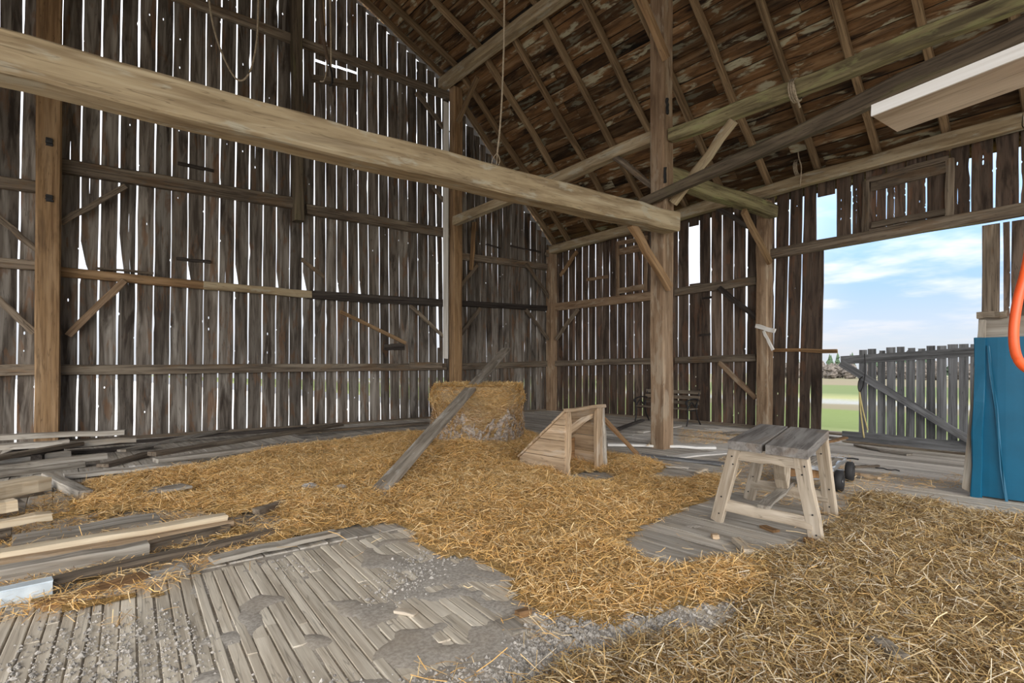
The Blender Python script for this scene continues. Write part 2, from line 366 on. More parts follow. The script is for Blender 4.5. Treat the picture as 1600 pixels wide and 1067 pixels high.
# ------------------------------------------------------------------ siding boards
def board_mesh(L, half_l, half_r, notches=(), cracks=(), th=.025, wob=.004):
    """upright board: x up, y across; edges wander, knots leave notches, splits open up the middle"""
    zs = set(np.linspace(0, L, max(2, int(L / .45) + 1)))
    for (side, z0, l, d, one) in notches:
        for q in (-1.6, -1, -.5, 0, .5, 1, 1.6): zs.add(min(L, max(0, z0 + q * l)))
        if one: zs.add(min(L, max(0, z0 - .01)))
    for (z0, l, d, c) in cracks:
        for q in (-1.02, -.95, -.6, -.2, .2, .6, .95, 1.02): zs.add(min(L, max(0, z0 + q * l)))
    zs = sorted(zs); V = []; Fc = []
    pa, pb, ka, kb = random.random() * 9, random.random() * 9, random.uniform(.6, 1.6), random.uniform(.6, 1.6)
    rows = []
    for z in zs:
        a = -half_l + wob * math.sin(pa + z * ka * 2) + wob * .6 * math.sin(pb + z * 5.3); b = half_r + wob * math.sin(pb + z * kb * 2) + wob * .6 * math.sin(pa + z * 4.7)
        for (side, z0, l, d, one) in notches:
            if one: g = max(0, 1 - (z - z0) / l) if z >= z0 else 0
            else: g = max(0, 1 - ((z - z0) / (1.5 * l)) ** 2)
            if side < 0: a += d * g
            else: b -= d * g
        c = (a + b) / 2; hg = 0
        for (z0, l, d, cc) in cracks:
            if abs(z - z0) < l: hg = max(hg, d * (1 - ((z - z0) / l) ** 2) ** .5); c = a + (b - a) * cc
            else: c = a + (b - a) * cc
        rows.append((z, a, c - hg, c + hg, b))
    for s in (0, 1):
        o0 = len(V)
        for (z, a, c0, c1, b) in rows:
            l, r = (a, c0) if s == 0 else (c1, b)
            V += [(z, l, 0), (z, r, 0), (z, r, th), (z, l, th)]
        for i in range(len(rows) - 1):
            o = o0 + i * 4
            for k in range(4): Fc.append((o + k, o + 4 + k, o + 4 + (k + 1) % 4, o + (k + 1) % 4))
        Fc.append((o0, o0 + 1, o0 + 2, o0 + 3)); e = o0 + (len(rows) - 1) * 4; Fc.append((e + 3, e + 2, e + 1, e))
    return V, Fc
def siding(parent, b0, b1, t0, t1, inward, mat, gap, notches=(), cracks=(), rnd=True, th=.025):
    """board between base points b0,b1 and top points t0,t1 on the outer plane"""
    cb_ = (b0 + b1) / 2; ct = (t0 + t1) / 2; w = ((b1 - b0).length + (t1 - t0).length) / 2
    Mx, L = frame(cb_, ct, inward)           # local x up, z inward
    nt = list(notches); ck = list(cracks)
    if rnd:
        for _ in range(random.choice((1, 2, 2, 3, 4))):
            nt.append((random.choice((-1, 1)), random.uniform(.3, L - .2), random.choice((.012, .016, .02, .03, .12)), random.uniform(.008, .020), False))
        cc0 = random.uniform(.3, .7)
        for _ in range(random.choice((0, 1, 2, 3, 4)) if L > 1 else 0):
            if random.random() < .8: ck.append((random.uniform(.4, L - .3), random.uniform(.015, .035), random.uniform(.006, .014), cc0))
            else: ck.append((random.uniform(.4, L - .5), random.uniform(.15, .45), random.uniform(.003, .007), cc0))
    g = gap * random.uniform(.45, 1.35)
    V, Fc = board_mesh(L, w / 2 - g / 2, w / 2 - g / 2, nt, ck, th)
    Mx = Mx @ Matrix.Translation((0, 0, random.uniform(-.012, 0)))
    return obj('board', V, Fc, mat, parent, Mx)

# gable wall (left): sill timber carries the siding
wallL = beam('wall_left', (-6.7, D1 + .02, -.06), (12.6, D1 + .02, -.06), .2, .2, 'girt', n=12); wallL['kind'] = 'structure'
gx = [24, 55, 87, 120, 151, 181, 210, 238, 264, 290, 316, 339, 364, 386, 408, 430, 451, 471, 490, 509, 526, 544, 561, 577, 594, 609, 625, 639, 654, 670, 683, 693, 705,
      718, 730, 742, 751, 760, 769, 778, 786, 799, 810, 819, 829, 838, 846, 853, 861]
lean_x = [0, 24, 87, 120, 210, 290, 386, 480, 577, 693, 862]; lean_d = [15, 14, 12, 11, 8, 7, 6, 2, -4, -3, 0]
gb = [WL(x_, 620).x for x_ in gx]; gt = [WL(x_ + np.interp(x_, lean_x, lean_d), 30).x for x_ in gx]
zb, zt_ = WL(400, 620).z, WL(400, 30).z
def gable_x(i, z): return gb[i] + (gt[i] - gb[i]) * (z - .5) / 8.2
broken = {3: (3.28, .55, .11), 5: (3.27, .8, .085), 12: (3.25, .45, .07), 15: (3.25, .4, .05), 17: (3.25, .45, .10), 20: (3.27, .35, .05), 22: (3.3, .4, .05), 9: (3.25, .35, .05), 30: (2.0, 4.2, .07)}
inL = Vector((0, -1, 0))
for i in range(len(gx) - 1):
    xm = (gx[i] + gx[i + 1]) / 2
    top = min(roofz(gable_x(i, 8)), roofz(gable_x(i + 1, 8))) - .02
    def P(k, z): return Vector((gable_x(k, z), D1, z))
    nts = []
    if i in broken: z0, l, d = broken[i]; nts.append((1, z0 + .08, l, d, True))
    segs = [(-.12, top)]
    if 488 < xm < 556:
        zh = WL(xm, np.interp(xm, [487, 556], [92, 113])).z; segs = [(-.12, zh - .05), (zh + .02, top)]
    for (a, b_) in segs:
        siding(wallL, P(i, a), P(i + 1, a), P(i, b_), P(i + 1, b_), inL, 'wall', .027 if gx[i] < 700 else .022, nts if a < 0 else ())
x = gb[0]
while x > -6.4:                          # the wall goes on past the left of the view
    w = random.uniform(.29, .34); a, b_ = x - w, x
    top = min(roofz(a), roofz(b_)) - .02
    siding(wallL, Vector((a, D1, -.12)), Vector((b_, D1, -.12)), Vector((a + .15, D1, top)), Vector((b_ + .15, D1, top)), inL, 'wall', .03)
    x = a
# girts and wall braces of the gable
def gL(p, q, w=.12, h=.2, mat='girt', off=.09, **k): return beam('girt', WL(p[0], p[1], off), WL(q[0], q[1], off), w, h, mat, wallL, **k)
gL((268, -8), (705, 152), .14, .20); gL((93, 259), (460, 318), .16, .26); gL((478, 327), (704, 365), .16, .24)
gL((92, 425), (322, 446), .12, .17, 'post'); gL((318, 446), (486, 460), .13, .17, 'hewn', .12); gL((480, 460), (698, 474), .13, .2, 'darkgirt', .10)
gL((86, 578), (696, 573), .10, .19); gL((640, 571), (690, 571), .06, .17, 'girt', .17)
gL((-130, 265), (62, 293), .16, .2); gL((-130, 399), (60, 415), .12, .17); gL((-130, 579), (58, 578), .1, .19)
gL((150, 419), (240, 427), .05, .04, 'girt', .12)
gL((716, 400), (860, 418), .13, .2, 'girt'); gL((716, 474), (860, 482), .12, .16, 'darkgirt'); gL((712, 573), (858, 568), .10, .19)
def bL(p, q, w=.07, h=.12, mat='girt', off=.2): return beam('brace', WL(p[0], p[1], off), WL(q[0], q[1], off), w, h, mat, wallL, rough=.008)
bL((107, 524), (194, 438), mat='postgrey'); bL((95, 348), (196, 291), .07, .10); bL((-6, 338), (60, 392), .07, .1); bL((-6, 464), (53, 520), .07, .11)
bL((650, 145), (700, 208), .08, .11); bL((640, 478), (694, 526), .06, .09); bL((676, 293), (698, 320), .07, .1)
bL((746, 414), (716, 452), .06, .1); bL((750, 482), (714, 530), .07, .11); bL((822, 484), (857, 530), .06, .1); bL((822, 412), (859, 466), .06, .1); bL((852, 396), (862, 402), .05, .08)
for p, q, h, mt in (((471, 405), (506, 433), .09, 'girt'), ((532, 487), (634, 536), .09, 'post'), ((276, 404), (328, 409), .06, 'darkgirt'), ((278, 255), (334, 267), .07, 'darkgirt'),
                    ((600, 542), (632, 542), .16, 'darkgirt'), ((760, 382), (782, 388), .05, 'darkgirt'), ((798, 384), (845, 394), .05, 'darkgirt')):
    beam('batten', WL(*p, .05), WL(*q, .05), .035, h, mt, wallL)
beam('batten', WL(741, 347, .32), WL(736, 422, .22), .05, .16, 'post', wallL, up=(0, -1, 0))
# gable hatch cleats
beam('hatch_cleat', WL(487, 122, .03), WL(560, 134, .03), .05, .18, 'girt', wallL)

# eave wall (right)
wallR = beam('wall_right', (D2 + .02, -4.4, -.06), (D2 + .02, 13.2, -.06), .2, .2, 'girt', n=12); wallR['kind'] = 'structure'
inR = Vector((-1, 0, 0))
def yR(x_): return WR(x_, 560).y
def sidR(xa, xb, z0, z1, mat='wallr', gap=.026, la=0., **k):
    ya, yb = yR(xa), yR(xb)
    siding(wallR, Vector((D2, ya, z0)), Vector((D2, yb, z0)), Vector((D2, ya + la, z1)), Vector((D2, yb + la, z1)), inR, mat, gap, **k)
def zR(x_, y_): return WR(x_, y_).z
EV = 5.48
rx1 = [866, 873, 880, 889, 899.5, 910, 920, 931, 942, 953, 965, 978, 990.5, 1004, 1017.5, 1031, 1046, 1060]
for a, b_ in zip(rx1, rx1[1:]): sidR(a, b_, -.12, EV, gap=.032)
rx2 = [1060, 1077, 1093, 1111, 1129, 1147, 1166, 1181, 1196, 1209]
for a, b_ in zip(rx2, rx2[1:]):
    if a == 1077:
        sidR(a, b_ + 2, -.12, zR(1085, 443)); sidR(a, b_, zR(1090, 352), EV, rnd=False)
    else: sidR(a, b_, -.12, EV, gap=.034, la=-.05 if a > 1150 else 0)
for a, b_ in zip([1205, 1226, 1247, 1266], [1226, 1247, 1266, 1284]):
    if a == 1266: sidR(a, b_, -.12, zR(1275, 380), gap=.034, la=-.06, rnd=False); sidR(1258, 1277, zR(1270, 395), EV, rnd=False)
    else: sidR(a, b_, -.12, EV, gap=.036, la=-.13)
sidR(1277, 1306, zR(1290, 306), EV, rnd=False)
rx4 = [1306, 1331.5, 1352, 1385.5, 1416, 1448, 1484, 1516, 1554, 1594, 1640, 1692, 1750]
for a, b_ in zip(rx4, rx4[1:]): sidR(a, b_, zR(1540, 346), EV, gap=.03)
sidR(1538, 1563, -.12, zR(1540, 352), rnd=False); sidR(1567, 1579, -.12, zR(1540, 352)); sidR(1579, 1605, -.12, zR(1540, 352), gap=.05)
y = yR(1605)
while y > -4.2: 
    w = .27; z1 = EV if y < yR(1750) else zR(1540, 352)
    siding(wallR, Vector((D2, y - w, -.12)), Vector((D2, y, -.12)), Vector((D2, y - w, z1)), Vector((D2, y, z1)), inR, 'wallr', .03); y -= w
def gR(p, q, w=.12, h=.18, mat='girt', off=.09, name='girt', **k): return beam(name, WR(p[0], p[1], off), WR(q[0], q[1], off), w, h, mat, wallR, **k)
gR((868, 480), (1024, 462), h=.24, mat='postgrey'); gR((1056, 457), (1183, 438), h=.2); gR((868, 568), (1024, 564), h=.18); gR((1056, 563), (1182, 559), h=.17)
gR((1206, 547), (1308, 548.5), .05, .08, 'brown', .05)
gR((1206, 397), (1660, 316), .14, .22, 'girt', .09, 'door_header')
def bR(p, q, w=.07, h=.11, mat='girt', off=.2): return beam('brace', WR(p[0], p[1], off), WR(q[0], q[1], off), w, h, mat, wallR, rough=.008)
bR((902, 393), (876, 430), mat='post'); bR((903, 483), (869, 530)); bR((1124, 450), (1182, 497), mat='darkgirt'); bR((1124, 567), (1181, 622), mat='postgrey'); bR((1122, 326), (1172, 355), mat='darkgirt')
# hay hatch frame by the corner, and the one above the door
for p, q, w in (((965, 380), (965, 462), .09), ((1009, 370), (1009, 455), .09), ((963, 381), (1012, 371), .12), ((966, 394), (1008, 386), .2), ((966, 455), (1008, 448), .16), ((917, 437), (950, 432), .09)):
    beam('hatch_trim', WR(*p, .05), WR(*q, .05), .05, w, 'postgrey', wallR)
for p, q, w in (((1353, 283), (1352, 366), .12), ((1484, 248), (1483, 345), .13), ((1358, 281), (1482, 247), .10), ((1362, 291), (1478, 262), .20), ((1362, 352), (1478, 331), .12), ((1358, 362), (1480, 340), .08)):
    beam('hatch_trim', WR(*p, .05), WR(*q, .05), .06, w, 'girt', wallR)
for p, q, w in (((1097, 466), (1112, 464), .05), ((1093, 524), (1110, 522), .05)): beam('batten', WR(*p, .03), WR(*q, .03), .03, w, 'darkgirt', wallR)
beam('door_jamb', WR(1547, 352, .05), WR(1546, 700, .05), .06, .22, 'girt', wallR, up=(0, 1, 0))

# unseen rear gable above the wide doorway, added to keep the upper gable dark
wallB = beam('wall_back', (-6.7, -4.5, 5.3), (12.6, -4.5, 5.3), .25, .3, 'girt', n=6); wallB['kind'] = 'structure'
x = -6.6
while x < 12.4:
    beam('board', (x + .16, -4.55, 5.2), (x + .16, -4.55, roofz(x + .16) - .05), .30, .025, 'wall', wallB, up=(0, 1, 0), n=1, rough=.002)
    x += .32
# ------------------------------------------------------------------ roof
def roof_strip(pts, th):      # profile in X,Z swept along Y
    V = []; n = len(pts)
    for y in (-4.6, D1 + .35):
        for (x_, z_) in pts: V.append((x_, y, z_))
        for (x_, z_) in pts: V.append((x_, y, z_ + th))
    Fc = []; m_ = 2 * n
    for i in range(n - 1):
        Fc += [(i, i + 1, m_ + i + 1, m_ + i), (n + i + 1, n + i, m_ + n + i, m_ + n + i + 1), (i + 1, i, n + i, n + i + 1), (m_ + i, m_ + i + 1, m_ + n + i + 1, m_ + n + i)]
    Fc += [(0, m_, m_ + n, n), (n - 1, 2 * n - 1, m_ + 2 * n - 1, m_ + n - 1)]
    return V, Fc
prof = [(x_, roofz(x_) + .19) for x_ in (-6.95, -2.3, 3.0, 8.3, 12.95)]
V, Fc = roof_strip(prof, .06); ceil = obj('ceiling', V, Fc, 'skin'); ceil['kind'] = 'structure'
def slope_boards(x0, x1):
    z0, z1 = roofz(x0), roofz(x1); d = Vector((x1 - x0, 0, z1 - z0)); L = d.length; d.normalize(); nrm = Vector((-d.z, 0, d.x)); nrm = nrm if nrm.z > 0 else -nrm
    s = .02
    while s < L - .08:
        w = random.uniform(.20, .31); w = min(w, L - s)
        c_ = Vector((x0, 0, z0)) + d * (s + w / 2) + nrm * .105
        ys = [-4.5]
        while ys[-1] < 13.0: ys.append(min(13.3, ys[-1] + random.uniform(3.2, 6.0)))
        if ys[-1] - ys[-2] < .8: ys.pop(-2)
        for a, b_ in zip(ys, ys[1:]):
            beam('roof_board', c_ + Vector((0, a + .004, 0)) + nrm * random.uniform(-.006, .006), c_ + Vector((0, b_ - .004, 0)), w - random.uniform(.008, .03), .024, 'roof', ceil, up=nrm, n=1, rough=.003, ch=.05)
        s += w
slope_boards(12.9, 8.32); slope_boards(8.28, 2.9); slope_boards(3.0, -2.3)
ry = [2.67 + 1.08 * k for k in range(-6, 10)] + [13.02]
for y in ry:
    for (xa, xb, w) in ((12.75, 8.25, .12), (8.35, 3.0, .115), (3.0, -2.3, .115)):
        a = Vector((xa, y + random.uniform(-.03, .03), roofz(xa))); b_ = Vector((xb, y + random.uniform(-.03, .03), roofz(xb)))
        beam('rafter', a, b_, w, .16, 'rafter', ceil, rough=.012, n=5, ch=.2)

# ------------------------------------------------------------------ timber frame
def post(loc, h, s, mat, label, parts=True, top=None, lean=(0, 0)):
    t_ = tag(beam('timber_post', Vector(loc), Vector(loc) + Vector((lean[0], lean[1], h)), s, s, mat, n=9, rough=.007, ch=.08), label, 'post'); return t_
pc = post((8.12, 5.72, -.02), 9.2, .29, 'postgrey', 'grey-brown hewn post standing alone at the middle of the barn')
beam('brace', PY(986, 350, 5.5), PY(1046, 450, 5.5), .09, .14, 'post', pc); beam('brace', PY(994, -20, 5.55), PY(1041, 92, 5.55), .1, .14, 'post', pc)
beam('brace', PX(961, 246, 8.12), PX(1024, 293, 8.12), .08, .11, 'girt', pc); beam('brace', PX(1147, 188, 8.12), PX(1052, 317, 8.12), .08, .14, 'hewn', pc)
for p in ((8.0, 5.565, 4.55), (8.06, 5.565, 5.75)): beam('mortise', Vector(p), Vector(p) + Vector((0, 0, .26)), .05, .03, 'black', pc)
pg = post((WL(706, 600).x - .05, 12.93, -.02), 9.25, .28, 'post', 'brown post against the slatted gable wall behind the straw bale')
beam('brace', PX(746, 120, 8.3), PX(715, 191, 8.3), .09, .13, 'rafter', pg); beam('face_board', WL(697, 160, .31), WL(696, 560, .31), .16, .03, 'white', pg, up=(0, -1, 0))
pl_ = post((WL(73, 600).x, 12.93, -.02), 10.2, .36, 'post', 'thick orange-brown post at the far left, in front of the gable wall', lean=(.06, 0))
for y_ in (222, 310): 
    p = WL(77, y_, .46); beam('mortise', p - Vector((0, 0, .06)), p + Vector((0, 0, .06)), .1, .03, 'black', pl_, up=(0, 1, 0))
ph = beam('timber_post', WL(466, 346, .2), WL(461, -120, .2), .22, .24, 'darkbeam', n=6, up=(0, 1, 0)); tag(ph, 'dark upper post hanging on the gable wall, ending at the high girt', 'post')
pcn = post((D2 - .17, D1 - .2, -.02), 5.25, .27, 'postgrey', 'pale corner post where the two slatted walls meet')
pr = post((D2 - .2, WR(1194, 560, .2).y, -.02), 5.2, .27, 'postgrey', 'tan wall post left of the open doorway')
beam('bracket_arm', WR(1181, 509, .37), WR(1211, 517, .37), .03, .09, 'white', pr); beam('bracket_strut', WR(1193, 517, .37), WR(1208, 547, .37), .03, .06, 'white', pr)
# purlin plate at the roof break
pb_ = beam('purlin_beam', (8.3, 13.1, 9.32), (8.3, -4.5, 9.36), .28, .28, 'hewn', n=10, rough=.015); tag(pb_, 'high purlin beam under the break of the roof', 'beam')
# eave plate
ep = beam('eave_plate', WR(862, 391, .24), WR(1600, 189, .24), .24, .25, 'hewn', n=10, rough=.012); tag(ep, 'long eave beam along the top of the door wall', 'beam')
ep2 = beam('eave_plate', WR(1600, 189, .24), Vector((D2 - .24, -4.4, 5.5)), .24, .25, 'hewn', n=6); tag(ep2, 'eave beam length going on past the right edge above the wall', 'beam')
# longitudinal tie between the purlin posts
for p, q, lab, mt in (((712, 346), (1024, 214), 'whitish tie beam from the gable post to the middle post', 'hewn'), ((1050, 212), (1640, -16), 'greenish tie beam from the middle post towards the upper right', 'hewn_green')):
    tag(beam('tie_beam', PX(*p), PX(*q), .2, .22, mt, n=8, rough=.012), lab, 'beam')
# the big hewn cross beam
cbm = beam('cross_beam', (-3.2, 5.41, 3.62), (7.98, 5.41, 3.83), .31, .32, 'hewn', n=22, rough=.007, ch=.07, sag=.06); tag(cbm, 'massive tan hewn cross beam running from upper left to the middle post', 'beam')
tb = beam('cross_beam', (8.28, 5.76, 4.80), (12.35, 5.78, 4.88), .27, .28, 'hewn_green', n=8, rough=.012); tag(tb, 'short greenish cross beam from the middle post to the post beside the doorway', 'beam')
beam('brace', PY(1162, 330, 5.72), PY(1203, 410, 5.72), .09, .14, 'post', tb)
dk = beam('loose_pole', PX(1003, 318, 7.82), PX(1640, 28, 7.82), .16, .15, 'darkbeam', n=8, rough=.014, w2=.2, h2=.25, ch=.2); tag(dk, 'dark slanting pole crossing in front of the middle post to the upper right', 'pole')

# ------------------------------------------------------------------ door gate
GO = 1.05                                   # the gate stands about a metre inside the sill
def WG(x_, y_, off=0.): return WR(x_, y_, GO + off)
gt_ = thing('barn_gate', WG(1420, 696), 'low grey slatted gate with a diagonal brace across the open doorway', 'gate')
ge = [1341, 1355, 1369.6, 1383.7, 1400, 1414, 1430, 1446, 1462, 1479.6, 1497, 1514, 1531, 1549]
for i, (a, b_) in enumerate(zip(ge, ge[1:])):
    ya, yb = WG(a, 600).y, WG(b_, 600).y; jz = (0, .01, -.03, .02, .02, -.01, -.03, .01, 0, .015, .01, 0, 0)[i]; xm = (a + b_) / 2
    top = WG(xm, np.interp(xm, [1340, 1520], [547, 537.5])).z + jz; X = D2 - GO + .03
    Mx, L = frame(Vector((X, (ya + yb) / 2, .03)), Vector((X, (ya + yb) / 2, top)), (-1, 0, 0)); w = abs(yb - ya)
    V, Fc = board_mesh(L, w / 2 - .011, w / 2 - .011, [(1, L - .02, .03, .03, False)] if i in (2, 5, 6) else [], [], .024); obj('slat', V, Fc, 'gate', gt_, Mx)
def gg(n_, p, q, h): beam(n_, WG(*p), WG(*q), .04, h, 'gate', gt_)
gg('top_rail', (1314, 563), (1552, 547), .15); gg('bottom_rail', (1316, 680.5), (1540, 701), .18)
beam('diagonal_brace', WG(1314, 567, .045), WG(1530, 696, .045), .04, .13, 'gate', gt_)
st = thing('strap', WG(1348, 682, .12), 'yellow strap and dark wire loop hanging on the gate edge', 'strap')
tube('strap_tail', [WG(1343, 612, .1), WG(1345, 645, .1), WG(1350, 684, .1)], .014, 'strap', st); tube('strap_tail', [WG(1343, 612, .1), WG(1348, 640, .1), WG(1356, 672, .1)], .012, 'strap', st)
tube('wire_loop', [WG(1351, 553, .1), WG(1352, 580, .1), WG(1349, 600, .1), WG(1344, 612, .1), WG(1341, 606, .1), WG(1342, 595, .1), WG(1348, 588, .1)], .009, 'iron', st)

# ------------------------------------------------------------------ partition on the right, with blue sheet
PXP = 7.72
def PP(x_, y_, off=0.): r = ray(x_, y_); return Vector((0, 0, EYE)) + r * ((PXP - off) / r.x)
pt = thing('partition', PP(1523, 775), 'grey board partition behind the blue sheet at the right edge', 'partition')
a, b_ = PP(1531, 545), Vector((PXP, -3.2, PP(1531, 545).z))
zt = PP(1535, 497).z; z1 = PP(1535, 528).z
beam('top_board', Vector((PXP + .04, a.y + .02, (zt + z1) / 2 - .02)), Vector((PXP + .04, -3.2, (zt + z1) / 2 - .02)), .04, zt - z1 + .06, 'grey', pt)
beam('top_cleat', Vector((PXP, a.y + .02, zt + .03)), Vector((PXP, a.y - .22, zt + .03)), .06, .07, 'girt', pt)
for k in range(6):
    zz = .14 + k * .275; beam('partition_board', Vector((PXP + .05, a.y, zz)), Vector((PXP + .05, -3.2, zz)), .03, .265, 'grey', pt, n=2)
poly_slab('end_board', [PP(1504, 762, .03), PP(1531, 500, .03), PP(1541, 500, .03), PP(1534, 778, .03)], (-1, 0, 0), .035, 'grey', pt)
# ribbed sheet
yz = PP(1524, 700).y; n = 40; V = []; Fc = []; zl, zh = .02, PP(1531, 528).z
for i in range(n + 1):
    s = i / n * 2.6; rb = (s % .32); d = .02 * (1 if .02 < rb < .05 else 0) + .012 * math.sin(s * 9)
    V += [(PXP - .06 - d, yz - s, zl), (PXP - .06 - d, yz - s, zh), (PXP - .045 - d, yz - s, zl), (PXP - .045 - d, yz - s, zh)]
for i in range(n):
    o = 4 * i; Fc += [(o, o + 4, o + 5, o + 1), (o + 2, o + 3, o + 7, o + 6), (o + 1, o + 5, o + 7, o + 3), (o, o + 2, o + 6, o + 4)]
Fc += [(0, 1, 3, 2), (4 * n + 1, 4 * n, 4 * n + 2, 4 * n + 3)]
base = Vector((PXP - .05, yz, zl)); bs = obj('blue_sheet', [Vector(v) - base for v in V], Fc, 'blue', None, Matrix.Translation(base))
tag(bs, 'bright blue sheet metal panel leaning on the partition at the right edge', 'panel')
beam('crease', PP(1544, 540, .095), PP(1573, 783, .095), .012, .02, 'blue', bs); beam('folded_edge', PP(1531, 528, .075), PP(1525.5, 776, .075), .05, .09, 'blue', bs)

# white-edged plank overhead, near the camera, and the hose looped over it
z0 = 2.66
A = FL(1363, 182, z0); r1 = FL(1600, 89, z0); dr = (r1 - A).normalized(); Bq = FL(1402, 206, z0); far = 3.4
wb = thing('overhead_board', A, 'thick board with a white-painted edge overhead at the upper right', 'board')
poly_slab('plank', [A, A + dr * far, Bq + dr * (far + .1), Bq], (0, 0, 1), .052, 'bench', wb)
nrm = (A - Bq); nrm.z = 0; nrm = (nrm - dr * nrm.dot(dr)).normalized()
beam('painted_edge', A + Vector((0, 0, .027)) + nrm * .004, A + dr * far + Vector((0, 0, .027)) + nrm * .004, .012, .056, 'white', wb, ch=.05, rough=.0008)
hd = 2.25
hp = [DP(x_, y_, hd) for x_, y_ in ((1640, 90), (1625, 260), (1607, 400), (1591, 465), (1584, 515), (1587, 552), (1600, 573), (1620, 580), (1650, 572), (1672, 530), (1676, 420), (1668, 250), (1652, 90), (1646, 80))]
hs = tube('hose', hp, .0175, 'orange', None, 12, 8); tag(hs, 'bright orange hose hanging in a loop at the right edge', 'hose')

# ------------------------------------------------------------------ straw bale
bc = LD((747 - 800) / FP * 10.35, 10.35); br_, bh = .84, 1.06
bl = thing('straw_bale', bc, 'round straw bale standing on end by the gable wall, with frayed net wrap', 'bale')
def bale_r(a, z): return br_ * (1 + .03 * math.sin(3 * a + 1) + .02 * math.sin(7 * a) + .02 * math.sin(z * 9 + 2 * a)) * (1 - .05 * max(0, (z / bh - .8) / .2) ** 2) * (1 + .05 * math.exp(-((z - .82) / .1) ** 2))
NA, NZ = 72, 20; V = []; Fc = []
for j in range(NZ + 1):
    z = bh * j / NZ
    for i in range(NA):
        a = 6.2832 * i / NA; r_ = bale_r(a, z) + random.gauss(0, .012); V.append((r_ * math.cos(a), r_ * math.sin(a), z))
for q in (.8, .5, .2):
    for i in range(NA):
        a = 6.2832 * i / NA; r_ = bale_r(a, bh) * q; V.append((r_ * math.cos(a), r_ * math.sin(a), bh + .03 * (1 - q) + random.gauss(0, .012)))
V.append((0, 0, bh + .03))
for j in range(NZ + 3):
    for i in range(NA): Fc.append((j * NA + i, j * NA + (i + 1) % NA, (j + 1) * NA + (i + 1) % NA, (j + 1) * NA + i))
for i in range(NA): Fc.append(((NZ + 3) * NA + i, (NZ + 3) * NA + (i + 1) % NA, len(V) - 1))
obj('bale_body', V, Fc, 'bale', bl, PW[bl.name], True)
V = []; Fc = []                                     # torn net wrap: a ragged sleeve low on the side
for i in range(91):
    a = math.radians(148 + i * 2.1); lo = .05 + random.uniform(-.02, .02); hi = .50 + .12 * math.sin(i * .21 + 2) + .06 * math.sin(i * .8) + random.uniform(-.05, .05)
    for q in range(8):
        z = lo + (hi - lo) * q / 7; r_ = bale_r(a, z) + .012 + random.gauss(0, .010); V.append((r_ * math.cos(a), r_ * math.sin(a), z))
for i in range(90):
    for q in range(7):
        if q > 1 and math.sin(i * .37 + q) + math.sin(i * .9 - q * 1.7) > .75: continue
        Fc.append((i * 8 + q, i * 8 + 8 + q, i * 8 + 9 + q, i * 8 + 1 + q))
nw = obj('net_wrap', V, Fc, 'wrap', bl, PW[bl.name], True); sm = nw.modifiers.new('thick', 'SOLIDIFY'); sm.thickness = .006

# ------------------------------------------------------------------ straw
def blades(name, P, dirv, length, width, tint, lift):
    """loose stalks: each a bent two-piece strip"""
    n = len(P); side = np.cross(dirv, np.array([0, 0, 1.0])); nn = np.linalg.norm(side, axis=1, keepdims=True); side = side / np.maximum(nn, 1e-4) * (width[:, None] / 2)
    side[:, 2] += np.random.uniform(-.4, .4, n) * width
    h = dirv * (length[:, None] / 2); mid = P.copy(); mid[:, 2] += lift
    co = np.empty((n, 6, 3)); co[:, 0] = P - h - side; co[:, 1] = P - h + side; co[:, 2] = mid - side; co[:, 3] = mid + side; co[:, 4] = P + h - side; co[:, 5] = P + h + side
    me = bpy.data.meshes.new(name); me.vertices.add(n * 6); me.vertices.foreach_set('co', co.ravel().astype(np.float32))
    b0 = (np.arange(n) * 6)[:, None]; idx = np.concatenate([b0 + np.array([0, 1, 3, 2]), b0 + np.array([2, 3, 5, 4])], 1).ravel()
    me.loops.add(n * 8); me.loops.foreach_set('vertex_index', idx.astype(np.int32)); me.polygons.add(n * 2)
    me.polygons.foreach_set('loop_start', (np.arange(n * 2) * 4).astype(np.int32)); me.polygons.foreach_set('loop_total', np.full(n * 2, 4, np.int32))
    at = me.color_attributes.new('tint', 'FLOAT_COLOR', 'POINT'); cc = np.ones((n, 6, 4)); cc[:, :, :3] = tint[:, None, :]; at.data.foreach_set('color', cc.ravel().astype(np.float32))
    me.materials.append(M['straw']); me.update(); me.validate(); return me
def pip(poly, X, Y):
    ins = np.zeros(X.shape, bool); n = len(poly)
    for i in range(n):
        x1, y1 = poly[i]; x2, y2 = poly[(i + 1) % n]
        c = ((y1 > Y) != (y2 > Y)) & (X < (x2 - x1) * (Y - y1) / (y2 - y1 + 1e-12) + x1); ins ^= c
    return ins
def fpoly(pxs): return [(FL(*p).x, FL(*p).y) for p in pxs]
golden = fpoly([(40, 800), (70, 775), (150, 752), (240, 750), (330, 724), (450, 703), (560, 691), (690, 677), (820, 676), (880, 692), (950, 712), (1005, 722), (1080, 736), (1130, 742), (1128, 752), (1118, 775), (1050, 792), (985, 828), (975, 870), (1020, 890),
                (1120, 872), (1180, 858), (1240, 880), (1190, 912), (1010, 940), (900, 968), (840, 955), (795, 955), (778, 905), (760, 880), (700, 870), (662, 850), (645, 822), (560, 828), (470, 838), (400, 862), (340, 882), (325, 905), (280, 928), (230, 935), (150, 945), (60, 962), (-60, 985), (-200, 1010), (-200, 850)])
weath = fpoly([(1120, 872), (1180, 858), (1290, 858), (1330, 800), (1330, 772), (1400, 786), (1480, 800), (1620, 812), (1900, 850), (2300, 1100), (2300, 1500), (700, 1500), (790, 1130), (900, 1080), (1040, 1015), (1190, 965), (1250, 915)])
